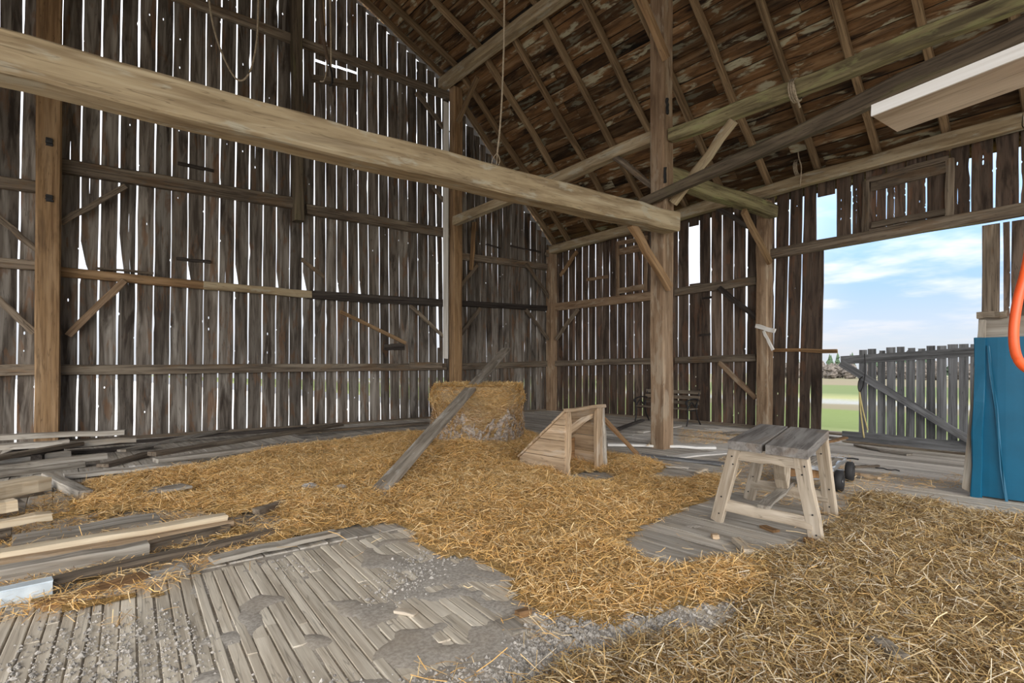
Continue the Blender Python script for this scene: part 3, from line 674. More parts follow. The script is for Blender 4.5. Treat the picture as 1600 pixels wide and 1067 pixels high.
litter = [fpoly([(1060, 672), (1190, 678), (1190, 695), (1060, 694)]), fpoly([(1330, 745), (1400, 742), (1470, 752), (1500, 740), (1500, 765), (1420, 765), (1330, 770)]), fpoly([(640, 1045), (730, 1030), (840, 1040), (830, 1120), (650, 1120)]),
          fpoly([(160, 965), (205, 966), (212, 985), (150, 990)]), fpoly([(780, 965), (850, 955), (900, 985), (860, 1020), (790, 1000)]), fpoly([(1125, 715), (1330, 715), (1330, 800), (1280, 850), (1260, 800), (1130, 770)])]
bare = [fpoly([(880, 742), (955, 737), (965, 752), (925, 768), (880, 757)]), fpoly([(1010, 730), (1090, 732), (1085, 752), (1030, 748)])]
gx0, gy0, res = -2.5, -1.5, .07; nx, ny = int(15 / res), int(14.6 / res)
gxx, gyy = np.meshgrid(gx0 + np.arange(nx) * res, gy0 + np.arange(ny) * res, indexing='xy')
def blur(a, r, it=2):
    k = np.ones(2 * r + 1) / (2 * r + 1)
    for _ in range(it):
        a = np.apply_along_axis(lambda v: np.convolve(v, k, 'same'), 0, a); a = np.apply_along_axis(lambda v: np.convolve(v, k, 'same'), 1, a)
    return a
mg = pip(golden, gxx, gyy).astype(float); mw = pip(weath, gxx, gyy).astype(float)
for q in bare: mg[pip(q, gxx, gyy)] = 0
ml = np.zeros_like(mg)
for q in litter: ml = np.maximum(ml, pip(q, gxx, gyy))
nzf = blur(np.random.randn(ny, nx), 4, 2); nzf /= nzf.std(); nz2 = blur(np.random.randn(ny, nx), 1, 2); nz2 /= nz2.std()
wob_ = .16 * nzf + .07 * nz2
thin = blur(pip(fpoly([(-300, 740), (90, 740), (140, 768), (120, 800), (250, 800), (360, 802), (470, 815), (420, 850), (330, 880), (290, 905), (200, 930), (0, 968), (-300, 1030)]), gxx, gyy).astype(float), 1, 2)
bg_ = np.clip(blur(mg, 2, 2) + wob_ * (blur(mg, 3, 1) > .03), 0, 1); bw_ = np.clip(blur(mw, 2, 2) + wob_ * (blur(mw, 3, 1) > .03), 0, 1)
def smooth(a, lo, hi): q = np.clip((a - lo) / (hi - lo), 0, 1); return q * q * (3 - 2 * q)
deep = blur(mg, 7, 2)
hg_ = smooth(bg_, .3, 1.) * (.035 + .055 * smooth(deep, .3, .95) * (1 + .5 * nzf)) + smooth(bg_, .3, 1) * .008 * nz2
for (px_c, py_c, amp, rad) in ((728, 728, .24, .6), (660, 740, .10, .7), (560, 750, .07, 1.), (830, 775, .03, .6), (330, 905, .12, .2), (760, 800, .06, .9)):
    c_ = FL(px_c, py_c); hg_ += amp * np.exp(-((gxx - c_.x) ** 2 + (gyy - c_.y) ** 2) / (rad * rad * .6)) * smooth(bg_, .2, .8)
hg_ = hg_ * (1 - .9 * thin)
hw_ = smooth(bw_, .3, 1.) * (.03 + .012 * nzf + .008 * nz2)
def mound(name, h, msk, label):
    idx = -np.ones(h.shape, int); V = []; Fc = []; keep = msk > .3
    ks = np.argwhere(keep)
    for j, i in ks: idx[j, i] = len(V); V.append((gxx[j, i], gyy[j, i], max(.004, h[j, i] + .004)))
    for j, i in ks:
        if j + 1 < ny and i + 1 < nx and idx[j, i + 1] >= 0 and idx[j + 1, i] >= 0 and idx[j + 1, i + 1] >= 0: Fc.append((idx[j, i], idx[j, i + 1], idx[j + 1, i + 1], idx[j + 1, i]))
    return V, Fc
GOLD = np.array([(.84, .56, .21), (.72, .46, .155), (.90, .68, .33), (.54, .33, .105), (.78, .53, .22), (.92, .75, .43)]) * np.array([1.0, .95, .97])  # palest tints put straw highlights into the stalk colour
OLD = np.array([(.50, .35, .165), (.62, .48, .26), (.34, .22, .10), (.22, .145, .07), (.68, .57, .38), (.54, .39, .17), (.76, .70, .58)])
def scatter(msk, hgt, per, pal, lmin, lmax):
    w = np.clip(msk, 0, 1).ravel(); n = int(w.sum() * res * res * per); k = np.random.choice(w.size, n, p=w / w.sum())
    x_ = gxx.ravel()[k] + np.random.uniform(-res / 2, res / 2, n); y_ = gyy.ravel()[k] + np.random.uniform(-res / 2, res / 2, n); z_ = hgt.ravel()[k] + .006 + np.abs(np.random.normal(0, .012, n))
    az = np.random.uniform(0, 2 * np.pi, n); el = np.random.normal(0, .22, n)
    d = np.stack([np.cos(az) * np.cos(el), np.sin(az) * np.cos(el), np.sin(el)], 1); L = np.random.uniform(lmin, lmax, n) * np.random.choice([1, 1, 1, 1.7], n)
    z_ = z_ + np.abs(np.sin(el)) * L * .5; c = pal[np.random.randint(0, len(pal), n)] * np.random.triangular(.5, 1.1, 1.35, (n, 1))
    return np.stack([x_, y_, z_], 1), d, L, np.random.uniform(.0022, .0042, n), c, np.random.normal(0, .008, n)
def straw_obj(name, parts, V, Fc, label):
    P, d, L, w, c, lf = [np.concatenate([p[i] for p in parts]) for i in range(6)]
    me = blades(name, P, d, L, w, c, lf); o = link(bpy.data.objects.new(name, me)); o['kind'] = 'stuff'; tag(o, label, 'straw')
    if V:
        ch_ = obj('chaff_bed', V, Fc, 'chaff', o, None, True); ch_['kind'] = 'stuff'
    return o
V, Fc = mound('m', hg_, bg_ - .75 * thin - .12 * thin * nz2, '')
straw_obj('loose_straw', [scatter(blur(mg, 9, 2) * mw * .8, hw_, 2600, GOLD, .04, .11), scatter(smooth(bg_, .25, .7) * (1 - .72 * thin), hg_, 4600, GOLD, .04, .11), scatter(smooth(ml, .3, .9), 0 * hg_, 450, GOLD, .05, .13), scatter(blur(np.maximum(mg, mw), 6, 2) * .5 + .006, 0 * hg_, 70, GOLD, .04, .12)], V, Fc, 'loose golden straw heaped over the middle of the floor')
V, Fc = mound('m', hw_, bw_, '')
straw_obj('old_straw', [scatter(smooth(bw_, .25, .7), hw_, 5200, OLD * np.array([.98, .93, .86]), .05, .13), scatter(blur(mw, 9, 2) * mg * .9, hg_, 2600, OLD, .04, .11)], V, Fc, 'old brown straw trampled flat over the right foreground')
# stalks that stick out of the bale
n = 13000; a = np.random.uniform(0, 2 * np.pi, n); zz = np.random.uniform(.02, bh, n); rr = np.array([bale_r(p, q) for p, q in zip(a, zz)]); top = np.random.rand(n) < .33
rr = np.where(top, br_ * np.sqrt(np.random.rand(n)) * 1.0, rr + .012); zz = np.where(top, bh + .02, zz)
P = np.stack([rr * np.cos(a), rr * np.sin(a), zz], 1); tg = np.stack([-np.sin(a), np.cos(a), np.random.normal(0, .5, n)], 1) * np.random.choice([-1, 1], (n, 1)) + np.stack([np.cos(a), np.sin(a), 0 * a], 1) * np.random.uniform(-.05, .45, (n, 1)); tg /= np.linalg.norm(tg, axis=1, keepdims=True)
pal = np.where((zz > .72)[:, None], GOLD[np.random.randint(0, 6, n)] * .9, (OLD * np.array([1.15, 1.0, .9]))[np.random.randint(0, 7, n)])
me = blades('straw_stalks', P, tg, np.random.uniform(.07, .2, n), np.random.uniform(.004, .008, n), pal * np.random.uniform(.7, 1.15, (n, 1)), np.zeros(n))
so_ = link(bpy.data.objects.new('straw_stalks', me), bl, PW[bl.name]); so_['kind'] = 'stuff'
# gravel on the strips
n = 26000; w_ = (smooth(nzf, -.6, 1.6) * (gxx > -.9) * (gxx < 3.4) * (gyy > 1.0) * (gyy < 4.2) * (.22 + np.exp(-((gxx - 1.8) ** 2 / .6 + (gyy - 2.45) ** 2 / .35)) * 3.)).ravel(); k = np.random.choice(w_.size, n, p=w_ / w_.sum())
x_ = gxx.ravel()[k] + np.random.uniform(-.05, .05, n); y_ = gyy.ravel()[k] + np.random.uniform(-.05, .05, n); s_ = np.random.gamma(2.0, .0022, n) + .002
octv = np.array([(1, 0, 0), (0, 1, 0), (-1, 0, 0), (0, -1, 0), (0, 0, .8), (0, 0, -.6)], float); octf = np.array([(0, 1, 4), (1, 2, 4), (2, 3, 4), (3, 0, 4), (1, 0, 5), (2, 1, 5), (3, 2, 5), (0, 3, 5)])
co = octv[None] * s_[:, None, None] * np.random.uniform(.6, 1.3, (n, 6, 1)); an = np.random.uniform(0, 6.28, n); cx_, sx_ = np.cos(an)[:, None], np.sin(an)[:, None]
co = np.stack([co[:, :, 0] * cx_ - co[:, :, 1] * sx_ + x_[:, None], co[:, :, 0] * sx_ + co[:, :, 1] * cx_ + y_[:, None], co[:, :, 2] + s_[:, None] * .4], 2)
fc = (octf[None] + (np.arange(n) * 6)[:, None, None]).reshape(-1, 3)
o = obj('gravel', co.reshape(-1, 3).tolist(), fc.tolist(), 'stone'); o['kind'] = 'stuff'; tag(o, 'grey gravel scattered over the narrow floor strips', 'gravel')
# thin drifts of dirt packed over the strips
dr_ = .03; dx, dy = np.meshgrid(np.arange(-1.2, 4.4, dr_), np.arange(.6, 4.25, dr_), indexing='xy')
da = blur(np.random.randn(*dx.shape), 7, 2); da /= da.std(); db = blur(np.random.randn(*dx.shape), 2, 2); db /= db.std()
drift = smooth(.4 * da + .75 * db + 1.5 * np.exp(-((dx - 2.1) ** 2 / .35 + (dy - 2.85) ** 2 / .5)) + 1.2 * np.exp(-((dx - 1.5) ** 2 / .3 + (dy - 2.3) ** 2 / .25)) + 1.25 * np.exp(-((dx - 2.5) / .95) ** 6 - ((dy - 1.85) / .22) ** 2), .35, 1.7)
idx = -np.ones(drift.shape, int); V = []; Fc = []; kk = np.argwhere(drift > .02)
for j, i in kk: idx[j, i] = len(V); V.append((dx[j, i], dy[j, i], -.011 + .0138 * drift[j, i] + .0012 * db[j, i]))
for j, i in kk:
    if j + 1 < dx.shape[0] and i + 1 < dx.shape[1] and idx[j, i + 1] >= 0 and idx[j + 1, i] >= 0 and idx[j + 1, i + 1] >= 0: Fc.append((idx[j, i], idx[j, i + 1], idx[j + 1, i + 1], idx[j + 1, i]))
o = obj('dirt_drift', V, Fc, 'dirt', None, None, True); o['kind'] = 'stuff'; tag(o, 'grey dirt packed between and over the narrow floor strips', 'dirt')

# ------------------------------------------------------------------ leaning plank
p0 = FL(578, 784, .03); p1 = DP(791, 545, 12.75)
lp = beam('leaning_plank', p0, p1, .20, .045, 'lean', n=8, rough=.003, ch=.08); tag(lp, 'long weathered plank leaning from the straw up over the bale', 'plank')

# ------------------------------------------------------------------ wedge-shaped box (chute hood)
fL, fR, bL_ = LD(.688, 6.95), LD(1.23, 7.5), LD(.106, 7.6); bR_ = bL_ + (fR - fL); ht = .84
hx = thing('chute_hood', fL, 'wedge-shaped wooden hood with an open front standing in the straw', 'box')
ux = (fR - fL).normalized(); vy = (bL_ - fL).normalized(); wd = (fR - fL).length; dp_ = (bL_ - fL).length
def HB(u, v, z): return fL + ux * u + vy * v + Vector((0, 0, z))
low = .16
for sd_ in (0, wd - .025):                    # triangular sides, four boards each
    zs = [0, .24, .46, .66, ht]
    for a, b_ in zip(zs, zs[1:]):
        va = dp_ if a <= low else dp_ * (1 - (a - low) / (ht - low)); vb = dp_ * (1 - (max(b_, low) - low) / (ht - low)); pts = [HB(sd_, .03, a + .004), HB(sd_, va, a + .004)]
        if a < low < b_: pts.append(HB(sd_, dp_, low))
        pts.append(HB(sd_, max(vb, .04), b_ - .004))
        if vb > .05: pts.append(HB(sd_, .03, b_ - .004))
        poly_slab('side_board', pts, ux, .024, 'ply', hx)
sl = HB(0, dp_, low) - HB(0, 0, ht); sln = sl.length; sl.normalize(); nrm = ux.cross(sl); nrm = nrm if nrm.z > 0 else -nrm
for k in range(4):
    s = (k + .5) * sln / 4; beam('slope_board', HB(-.03, 0, ht) + sl * s + nrm * .015, HB(wd + .03, 0, ht) + sl * s + nrm * .015, sln / 4 - .008, .026, 'ply', hx, up=nrm, n=2, rough=.002)
beam('front_post', HB(.04, .02, 0), HB(.04, .02, ht), .05, .09, 'ply', hx, up=vy); beam('front_post', HB(wd - .05, .02, 0), HB(wd - .05, .02, ht + .02), .06, .13, 'ply', hx, up=ux, n=3)
beam('front_post', HB(wd + .05, -.0, 0), HB(wd + .03, .04, ht + .02), .05, .09, 'grey', hx, up=vy); beam('top_edge', HB(-.02, 0, ht + .02), HB(wd + .05, 0, ht + .035), .06, .04, 'ply', hx)
beam('inner_brace', HB(.05, .30, .44), HB(wd - .06, .10, ht - .06), .04, .10, 'ply', hx)
beam('back_panel', HB(.03, dp_ * .55, .2), HB(wd - .03, dp_ * .55, .2), .02, .40, 'brown', hx); beam('slat', HB(wd + .1, .05, 0), HB(wd + .06, .08, .5), .03, .06, 'grey', hx, up=vy)
o = beam('loose_board', FL(999, 713, .02), HB(wd + .07, .03, .70), .13, .025, 'brown', up=(.3, -.6, .4)); tag(o, 'brown board leaning against the right side of the wooden hood', 'board')

# ------------------------------------------------------------------ work bench
feet = [LD(1.87, 5.02), LD(2.41, 4.34), LD(3.02, 5.20), LD(2.52, 5.85)]                  # LF RF RB LB
tops = [DP(1137, 688, .64 * FP / 114), DP(1262, 703, .64 * FP / 129), DP(1295, 672, .58 * FP / 98), DP(1188, 662, .58 * FP / 88)]
wbn = thing('work_bench', sum(feet, Vector()) / 4, 'sturdy low work bench with a grey two-board top and splayed pale legs', 'bench')
def lerp(a, b, s): return a + (b - a) * s
mf, mb = lerp(tops[0], tops[1], .5), lerp(tops[3], tops[2], .47); e_ = .03
nt_ = (tops[1] - tops[0]).cross(tops[3] - tops[0]).normalized()
for q in ([tops[0], tops[3], lerp(mb, tops[3], e_ / .3), lerp(mf, tops[0], e_ / .3)], [mf, mb, tops[2], tops[1]]):
    poly_slab('top_board', [p - nt_ * .075 for p in q], nt_, .075, 'benchtop', wbn)
fu = (tops[1] - tops[0]).normalized(); fv = (lerp(tops[3], tops[2], .5) - lerp(tops[0], tops[1], .5)); fv.z = 0; fv.normalize()
legs = []
for k, (ft, tp) in enumerate(zip(feet, tops)):
    inn = (.06 if k in (0, 3) else -.06); iv = .05 if k < 2 else -.07
    tq = tp - nt_ * .07 + fu * inn + fv * iv; legs.append((ft, tq)); beam('leg', ft, tq, .045, .115, 'bench', wbn, up=fu, n=3, rough=.002)
def on(k, s): return lerp(legs[k][0], legs[k][1], s)
beam('apron', on(0, .93), on(1, .93), .035, .10, 'bench', wbn); beam('apron', on(3, .93), on(2, .93), .035, .10, 'bench', wbn)
beam('stretcher', on(0, .24), on(1, .24), .04, .10, 'bench', wbn); beam('stretcher', on(3, .24), on(2, .24), .04, .10, 'bench', wbn)
ca, cb2 = lerp(on(0, .24), on(1, .24), .5), lerp(on(3, .24), on(2, .24), .5); ct_ = (mf + mb) / 2 - nt_ * .08
beam('centre_stretcher', ca - fv * .03 + Vector((0, 0, .06)), cb2 + Vector((0, 0, .06)), .10, .03, 'grey', wbn)
beam('centre_brace', lerp(ca, cb2, .72) + Vector((0, 0, .08)), lerp(mf, mb, .4) - nt_ * .08, .10, .03, 'bench', wbn, up=fv); beam('centre_brace', lerp(ca, cb2, .76) + Vector((0, 0, .08)), lerp(mf, mb, .92) - nt_ * .08, .09, .03, 'bench', wbn, up=fv)
for k in (0, 1, 2, 3):
    for s in (.12, .35, .8, .9): 
        c_ = on(k, s) - fv * .026 + fu * random.uniform(-.02, .02); tube('bolt', [c_, c_ - fv * .006], .007, 'iron', wbn, 6, 1)

# ------------------------------------------------------------------ small cart behind the bench
ca0 = LD(3.69, 6.2); al = (F * .77 + R * .64).normalized(); ac = (F * .62 - R * .78).normalized()
ct = thing('hand_cart', ca0, 'low flat hand cart with small black wheels behind the work bench', 'cart')
def CP(u, v, z): return ca0 + al * u + ac * v + Vector((0, 0, z))
def disc(c, ax, r, w, mat, name, parent, seg=20):
    prof_ = [(-w / 2, r * .55), (-w / 2, r * .86), (-w * .3, r), (w * .3, r), (w / 2, r * .86), (w / 2, r * .55)]; ax = ax.normalized(); u = Vector((0, 0, 1)); v = ax.cross(u); V = []; Fc = []; m_ = len(prof_)
    for i in range(seg):
        a = 6.2832 * i / seg
        for (x_, r_) in prof_: V.append(c + ax * x_ + (u * math.cos(a) + v * math.sin(a)) * r_)
    for i in range(seg):
        for k in range(m_): Fc.append((i * m_ + k, i * m_ + (k + 1) % m_, ((i + 1) % seg) * m_ + (k + 1) % m_, ((i + 1) % seg) * m_ + k))
    inv = PW[parent.name].inverted(); o_ = obj(name, [inv @ p for p in V], Fc, mat, parent, PW[parent.name], True)
    V2, F2 = tube_geo([c - ax * w * .3, c + ax * w * .3], r * .58, 14); h_ = obj('hub', [inv @ p for p in V2], F2, 'steel', o_, PW[parent.name]); return o_
for u_, v_ in ((0, 0), (.72, 0), (0, .56), (.72, .56)): disc(CP(u_, v_, .122), ac, .122, .085, 'black', 'wheel', ct)
for p, q in (((-.06, .06), (.78, .06)), ((-.06, .5), (.78, .5)), ((-.06, .06), (-.06, .5)), ((.78, .06), (.78, .5))): beam('frame_rail', CP(p[0], p[1], .25), CP(q[0], q[1], .25), .035, .045, 'steel', ct)
for k in range(4): beam('deck_board', CP(-.02, .11 + k * .11, .265), CP(.75, .11 + k * .11, .265), .10, .02, 'grey', ct, n=1)
for u_ in (0, .72): beam('axle', CP(u_, -.03, .122), CP(u_, .6, .122), .025, .025, 'steel', ct); beam('axle_block', CP(u_, .2, .18), CP(u_, .36, .18), .05, .11, 'brown', ct)
beam('side_board', CP(-.05, .28, .17), CP(-.05, .52, .17), .02, .09, 'brown', ct); tube('handle', [CP(.78, .06, .27), CP(.9, .0, .26), CP(1.0, -.05, .24)], .01, 'iron', ct)

# ------------------------------------------------------------------ garden bench by the wall
gb_ = thing('garden_bench', (11.75, 8.15, 0), 'old garden bench with slatted back and iron ends behind the middle post', 'bench')
bx, y0_, y1_ = 11.75, 7.36, 8.95
for k in range(3): beam('seat_slat', (bx - .17 + k * .14, y0_, .40), (bx - .17 + k * .14, y1_, .40), .11, .025, 'girt', gb_, n=2, rough=.002)
for k in range(3): beam('back_slat', (bx + .20 + k * .04, y0_, .53 + k * .13), (bx + .20 + k * .04, y1_, .53 + k * .13), .025, .085, 'girt', gb_, n=2, rough=.002)
for yy in (y0_ + .04, y1_ - .04):
    for pts in ([(bx - .26, yy, 0), (bx - .20, yy, .2), (bx - .22, yy, .40), (bx - .24, yy, .58)], [(bx + .34, yy, 0), (bx + .20, yy, .2), (bx + .17, yy, .40), (bx + .24, yy, .62), (bx + .30, yy, .86)],
                [(bx + .24, yy, .62), (bx, yy, .64), (bx - .24, yy, .60), (bx - .30, yy, .56), (bx - .27, yy, .51)], [(bx - .22, yy, .39), (bx, yy, .36), (bx + .17, yy, .39)], [(bx - .20, yy, .42), (bx - .05, yy, .56), (bx + .1, yy, .44), (bx + .2, yy, .56)]):
        tube('iron_end', pts, .017, 'iron', gb_, 6, 4)

# ------------------------------------------------------------------ loose planks and boards
def plank(a, b, z, w, th, mat, label, cat='plank', z1=None, group=None, name='loose_plank', **k):
    """top surface of the plank passes at height z over the floor where the photo shows it"""
    z1 = z if z1 is None else z1; p = FL(a[0], a[1], z); q = FL(b[0], b[1], z1)
    k.setdefault('rough', .004); k.setdefault('n', 6)
    return tag(beam(name, p - Vector((0, 0, th / 2)), q - Vector((0, 0, th / 2)), w, th, mat, ch=.08, **k), label, cat, group)
LG = 'lumber pile by the left wall'
plank((-60, 682), (196, 671), .38, .16, .08, 'grey', 'topmost grey plank of the pile below the far left post', group=LG)
plank((-60, 698), (108, 687), .30, .2, .08, 'grey', 'short pale grey plank second from the top of the left wall pile', group=LG)
plank((45, 694), (212, 683), .25, .18, .08, 'grey', 'grey plank whose split end sticks out right from the left wall pile', group=LG)
plank((-60, 722), (125, 690), .255, .13, .06, 'girt', 'grey-brown plank lying askew across the left wall pile', z1=.26, group=LG)
plank((-60, 724), (107, 704), .19, .13, .09, 'grey', 'round-edged pale pole on the left wall pile', group=LG)
plank((-60, 733), (164, 708), .14, .18, .08, 'grey', 'long grey plank low in the left wall pile', group=LG)
plank((-60, 744), (128, 720), .08, .2, .08, 'grey', 'lowest front grey plank of the left wall pile', group=LG)
plank((90, 706), (240, 696), .05, .2, .04, 'darkgirt', 'dark board on the floor at the right end of the left wall pile', group=LG)
for x_ in (-40, 20, 72):                                # cross blocks that carry the pile
    p = FL(x_, 728, .0); beam_ = tag(beam('bearer_block', p + Vector((-.1, -.25, .1)), p + Vector((.15, .75, .1)), .12, .2, 'darkgirt'), ('bearer block under the left end of the wall pile', 'bearer block under the middle of the wall pile', 'bearer block under the right end of the wall pile')[(-40, 20, 72).index(x_)], 'block')
BG = 'boards along the foot of the gable wall'
plank((100, 696), (478, 667), .10, .16, .05, 'darkgirt', 'dark thin board along the foot of the gable wall, longest of them', group=BG)
plank((190, 702), (352, 670), .16, .14, .04, 'grey', 'blue-grey board with a squared end left of the long wall boards', group=BG)
plank((237, 706), (532, 661), .19, .18, .06, 'girt', 'long grey-brown plank rising towards the wall above the pale one', group=BG)
plank((243, 716), (620, 672), .13, .20, .06, 'grey', 'long pale grey plank with a square near end by the straw edge', group=BG)
plank((462, 675), (668, 659), .08, .14, .05, 'girt', 'brown-grey plank against the wall foot left of the bale', group=BG)
plank((480, 686), (690, 667), .06, .17, .04, 'grey', 'flat grey plank at the far straw edge before the bale', group=BG)
plank((405, 704), (512, 692), .05, .12, .03, 'grey', 'short pale board at the back edge of the straw', group=BG)
plank((520, 697), (580, 691), .04, .06, .03, 'darkgirt', 'thin dark stick at the back edge of the straw', group=BG)
plank((100, 742), (300, 722), .05, .26, .035, 'floor', 'wide grey-brown board half under straw behind the short block', group=BG)
plank((128, 758), (330, 730), .035, .20, .03, 'floor', 'wide board half buried at the left straw edge', group=BG)
plank((205, 772), (292, 757), .09, .24, .03, 'grey', 'flat grey board lying bare within the left of the straw', group=BG)
plank((202, 728), (223, 727), .05, .06, .02, 'white', 'small white wood wedge near the left wall boards', 'offcut')
plank((160, 725), (240, 705), .05, .17, .045, 'girt', 'brown broken board end between the wall pile and the long planks', group=BG)
# fresh cut lumber at the left edge
plank((-90, 772), (66, 744), .30, .26, .13, 'fresh', 'thick pale freshly cut timber at the left edge', 'timber', name='timber')
plank((-90, 768), (62, 748), .165, .22, .16, 'girt', 'grey timber directly under the thick pale cut timber', 'timber', name='timber')
plank((75, 738), (134, 766), .12, .13, .10, 'grey', 'short grey squared block lying slantwise beside the pale timber', 'block', name='timber_block', n=2)
plank((-90, 795), (25, 779), .22, .16, .10, 'fresh', 'pale cut timber end below the thick one at the left edge', 'timber', name='timber')
plank((-90, 800), (34, 782), .11, .22, .11, 'grey', 'grey timber carrying the pale cut end at the left edge', 'timber', name='timber')
plank((-90, 826), (80, 800), .17, .12, .06, 'fresh', 'pale board with a mitred end pointing at the straw, left edge', 'board')
plank((-90, 842), (12, 822), .11, .14, .11, 'girt', 'rough block under the pale mitred board', 'block', name='timber_block', n=2)
# near stack
NS = 'long planks in the left foreground'
plank((20, 842), (248, 806), .06, .30, .05, 'grey', 'wide smooth grey board with a rounded end in the left foreground', group=NS)
plank((-120, 879), (352, 803), .13, .13, .05, 'fresh', 'long light tan plank on top of the foreground stack', group=NS)
plank((-120, 896), (362, 812), .085, .12, .04, 'ply', 'thin tan strip just below the light tan foreground plank', group=NS)
plank((-120, 908), (231, 846), .11, .13, .11, 'grey', 'thick grey squared timber at the front of the foreground stack', group=NS)
plank((225, 850), (352, 818), .07, .14, .07, 'girt', 'dark brown plank going on behind the thick grey foreground timber', group=NS)
plank((-120, 947), (462, 819), .075, .10, .04, 'girt', 'very long narrow brown board lying alone on the straw', group=NS)
plank((330, 872), (526, 829), .055, .12, .03, 'grey', 'grey board half buried where straw meets the floor strips', group=NS)
plank((60, 943), (228, 896), .04, .14, .03, 'brown', 'brown half-rotten board under straw near the strip ends', group=NS)
plank((110, 932), (290, 886), .03, .16, .03, 'floor', 'flat brownish board showing through thin straw near the strips', group=NS)
plank((400, 795), (446, 780), .13, .08, .05, 'girt', 'short brown stick poking out of the straw left of the leaning plank', 'stick')
# flashing
fo = FL(82, 908, .09); f2 = FL(-120, 950, .09); fs = thing('metal_flashing', (fo + f2) / 2 - Vector((0, 0, .09)), 'pale blue-grey metal flashing with a folded lip, left edge', 'flashing')
beam('web', f2 - Vector((0, 0, .045)), fo - Vector((0, 0, .045)), .02, .09, 'flash', fs, ch=.03, rough=.001); beam('lip', f2 + Vector((.0, .04, .003)), fo + Vector((.0, .04, .003)), .09, .008, 'flash', fs, ch=.03, rough=.001)
# around the middle post
plank((950, 693), (1118, 697), .05, .15, .04, 'white', 'whitewashed board on the floor behind the middle post')
plank((1000, 709), (1138, 725), .03, .16, .03, 'gate', 'blue-grey board on the floor in front of the middle post')
plank((1012, 695), (1024, 682), .06, .04, .02, 'fresh', 'small pale stick by the foot of the middle post', 'stick')
plank((1048, 713), (1140, 706), .02, .2, .02, 'white', 'pale worn board right of the middle post foot')
plank((1000, 674), (1060, 664), .04, .18, .03, 'floor', 'grey board on the far floor left of the middle post')
plank((965, 669), (1004, 655), .07, .10, .05, 'darkgirt', 'dark timber on the far floor by the garden bench')
plank((1135, 676), (1205, 671), .05, .2, .03, 'grey', 'grey board on the far floor behind the work bench')
plank((1090, 736), (1103, 731), .05, .06, .03, 'bench', 'splintered pale chip on the straw left of the work bench', 'offcut', n=2)
plank((1040, 727), (1075, 730), .04, .05, .02, 'floor', 'small flat stick in the straw before the middle post', 'stick')
# by the door
plank((1318, 688), (1520, 709), .03, .10, .03, 'girt', 'long narrow board along the threshold below the gate')
plank((1338, 694), (1385, 704), .03, .10, .02, 'grey', 'split grey board pointing at the gate foot'); plank((1378, 703), (1421, 709), .03, .16, .025, 'grey', 'dark-edged broken board on the bare floor by the gate')
plank((1290, 690), (1322, 682), .12, .10, .03, 'brown', 'orange-brown board end sticking out behind the work bench', z1=.2)
plank((1290, 680), (1318, 684), .1, .12, .05, 'grey', 'grey plank end at the doorway behind the work bench')
plank((1335, 727), (1373, 726), .04, .05, .03, 'girt', 'thin stick right of the cart wheel', 'stick'); plank((1335, 738), (1374, 745), .05, .07, .03, 'ply', 'tan stick lying at the old straw edge right of the cart', 'stick')
plank((1368, 730), (1406, 735), .015, .015, .012, 'iron', 'thin dark rod on the floor right of the cart', 'rod', name='rod')
plank((1385, 778), (1560, 800), .012, .2, .02, 'floor', 'bare pale floor board in front of the blue sheet')
# offcuts
plank((1150, 839), (1170, 858), .05, .07, .04, 'bench', 'short tan offcut in the straw left of the bench leg', 'offcut', name='offcut', n=2)
plank((1296, 846), (1316, 852), .05, .09, .05, 'ply', 'orange-tan wood block right of the nearest bench leg', 'offcut', name='offcut', n=2)
plank((1262, 838), (1272, 842), .05, .08, .05, 'brown', 'rust-brown wood block left of the nearest bench leg', 'offcut', name='offcut', n=2)
plank((1192, 820), (1213, 828), .02, .07, .02, 'brown', 'reddish chip on the boards under the bench', 'offcut', name='offcut', n=2)
plank((1113, 834), (1122, 834), .04, .05, .035, 'ply', 'tiny tan stub left of the bench boards', 'offcut', name='offcut', n=2)
plank((1366, 994), (1408, 1022), .06, .08, .05, 'grey', 'weathered grey-tan block in the old straw, lower right', 'offcut', name='offcut', n=3)
plank((1466, 900), (1512, 922), .045, .045, .035, 'grey', 'grey stick with a tan cut end in the old straw', 'stick', name='stick')
plank((1514, 998), (1534, 1006), .04, .03, .03, 'darkgirt', 'short dark stick in the old straw near the right edge', 'stick', name='stick')
plank((1538, 864), (1640, 884), .03, .09, .03, 'floor', 'grey board showing through old straw at the right edge')
plank((808, 955), (826, 950), .04, .05, .03, 'brown', 'rust-red chip at the edge of the floor strips', 'offcut', name='offcut', n=2)
plank((785, 966), (812, 985), .02, .10, .02, 'grey', 'pale flat board end beside the gravel at the strip edge', 'offcut', name='offcut', n=2)
plank((618, 952), (650, 957), .02, .045, .015, 'bench', 'pale splinter on the gravelly strips', 'offcut', name='offcut', n=2)
def rock(p, r, label):
    V = []; Fc = []; n1, n2 = 7, 10
    for i in range(n1 + 1):
        for j in range(n2):
            th_, a = math.pi * i / n1, 6.2832 * j / n2; q = r * (1 + .18 * math.sin(3 * a + i) + .1 * math.cos(2 * i + a)); V.append((1.25 * q * math.sin(th_) * math.cos(a), q * math.sin(th_) * math.sin(a), .65 * q * math.cos(th_) + .5 * r))
    for i in range(n1):
        for j in range(n2): Fc.append((i * n2 + j, (i + 1) * n2 + j, (i + 1) * n2 + (j + 1) % n2, i * n2 + (j + 1) % n2))
    tag(obj('stone', V, Fc, 'stone', None, Matrix.Translation(p)), label, 'stone')
rock(FL(483, 768, .09), .075, 'grey stone in the straw, left of the other stone'); rock(FL(532, 768, .09), .06, 'grey stone in the straw nearest the leaning plank foot')

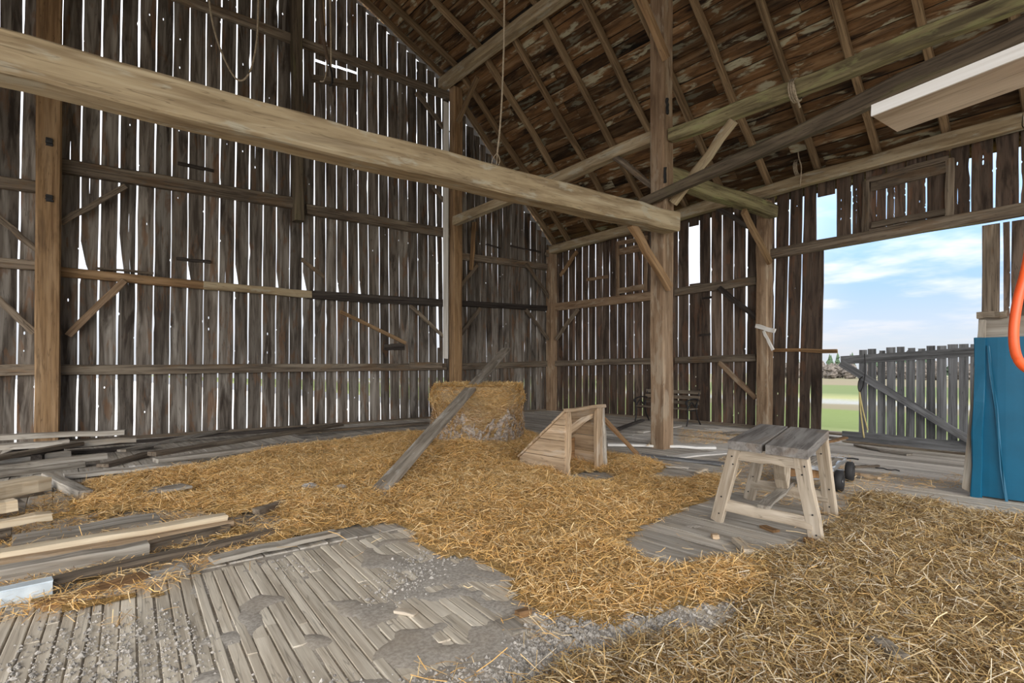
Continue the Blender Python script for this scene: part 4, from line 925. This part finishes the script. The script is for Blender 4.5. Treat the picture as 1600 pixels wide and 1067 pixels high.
# ------------------------------------------------------------------ ropes and hay gear
rp_ = thing('rope', DP(790, -240, 8.0), 'thin rope hanging straight from the roof with a frayed end', 'rope')
tube('cord', [DP(790, -440, 8), DP(788, 0, 8), DP(786, 110, 8), DP(782, 190, 8), DP(777, 240, 8)], .013, 'rope', rp_, 6)
for q in ((768, 256), (774, 262), (779, 258)): tube('frayed_end', [DP(777, 238, 8), DP(q[0] + 2, q[1] - 8, 8), DP(q[0], q[1], 8)], .006, 'rope', rp_, 5)
o = tube('rope_loop', [DP(318, -90, 10.3), DP(328, 10, 10.3), DP(338, 58, 10.3), DP(352, 95, 10.3), DP(367, 121, 10.3), DP(380, 125, 10.3), DP(392, 108, 10.3), DP(400, 72, 10.3), DP(403, 30, 10.3), DP(405, -90, 10.3)], .018, 'rope', None, 7); tag(o, 'slack rope loop hanging before the upper gable wall', 'rope')
hf = thing('hay_fork', DP(512, 105, 10.6), 'dark hay fork tackle hanging near the gable hatch', 'hay fork')
tube('leg', [DP(497, -120, 10.6), DP(501, 0, 10.6), DP(506, 60, 10.6), DP(513, 100, 10.6)], .035, 'leather', hf, 6); tube('leg', [DP(515, -120, 10.6), DP(516, 0, 10.6), DP(517, 60, 10.6), DP(517, 108, 10.6)], .016, 'rope', hf, 6)
beam('wooden_bar', DP(499, -60, 10.65), DP(506, 42, 10.65), .05, .10, 'rafter', hf, up=(0, -1, 0)); tube('hook', [DP(513, 95, 10.6), DP(518, 112, 10.6), DP(519, 130, 10.6), DP(514, 134, 10.6)], .02, 'iron', hf, 6); tube('hook', [DP(511, 98, 10.6), DP(510, 112, 10.6), DP(506, 126, 10.6), DP(500, 127, 10.6)], .012, 'rope', hf, 6)
def wrapped(c, axis, r, label, tail):
    t_ = thing('tied_rope', c, label, 'rope'); ax = Vector(axis).normalized(); u = Vector((0, 0, 1)); v = ax.cross(u)
    for k in range(3): tube('turn', [c + ax * (.03 * k - .03) + (u * math.cos(a) + v * math.sin(a)) * r for a in np.linspace(0, 6.2832, 9)], .014, 'rope', t_, 6, 2)
    tube('tail', tail, .013, 'rope', t_, 6)
cp = WR(1248, 262, .24)
wrapped(cp, (0, 1, 0), .185, 'rope tied around the eave beam above the doorway corner', [WR(1246, 222, .42), WR(1248, 245, .42), WR(1252, 262, .42), WR(1250, 292, .42)])
cp = PX(1243, 141, PXX); wrapped(cp, (0, 1, 0), .16, 'rope knotted around the greenish tie beam', [PX(1240, 132, PXX - .14), PX(1244, 150, PXX - .14), PX(1250, 168, PXX - .14)])
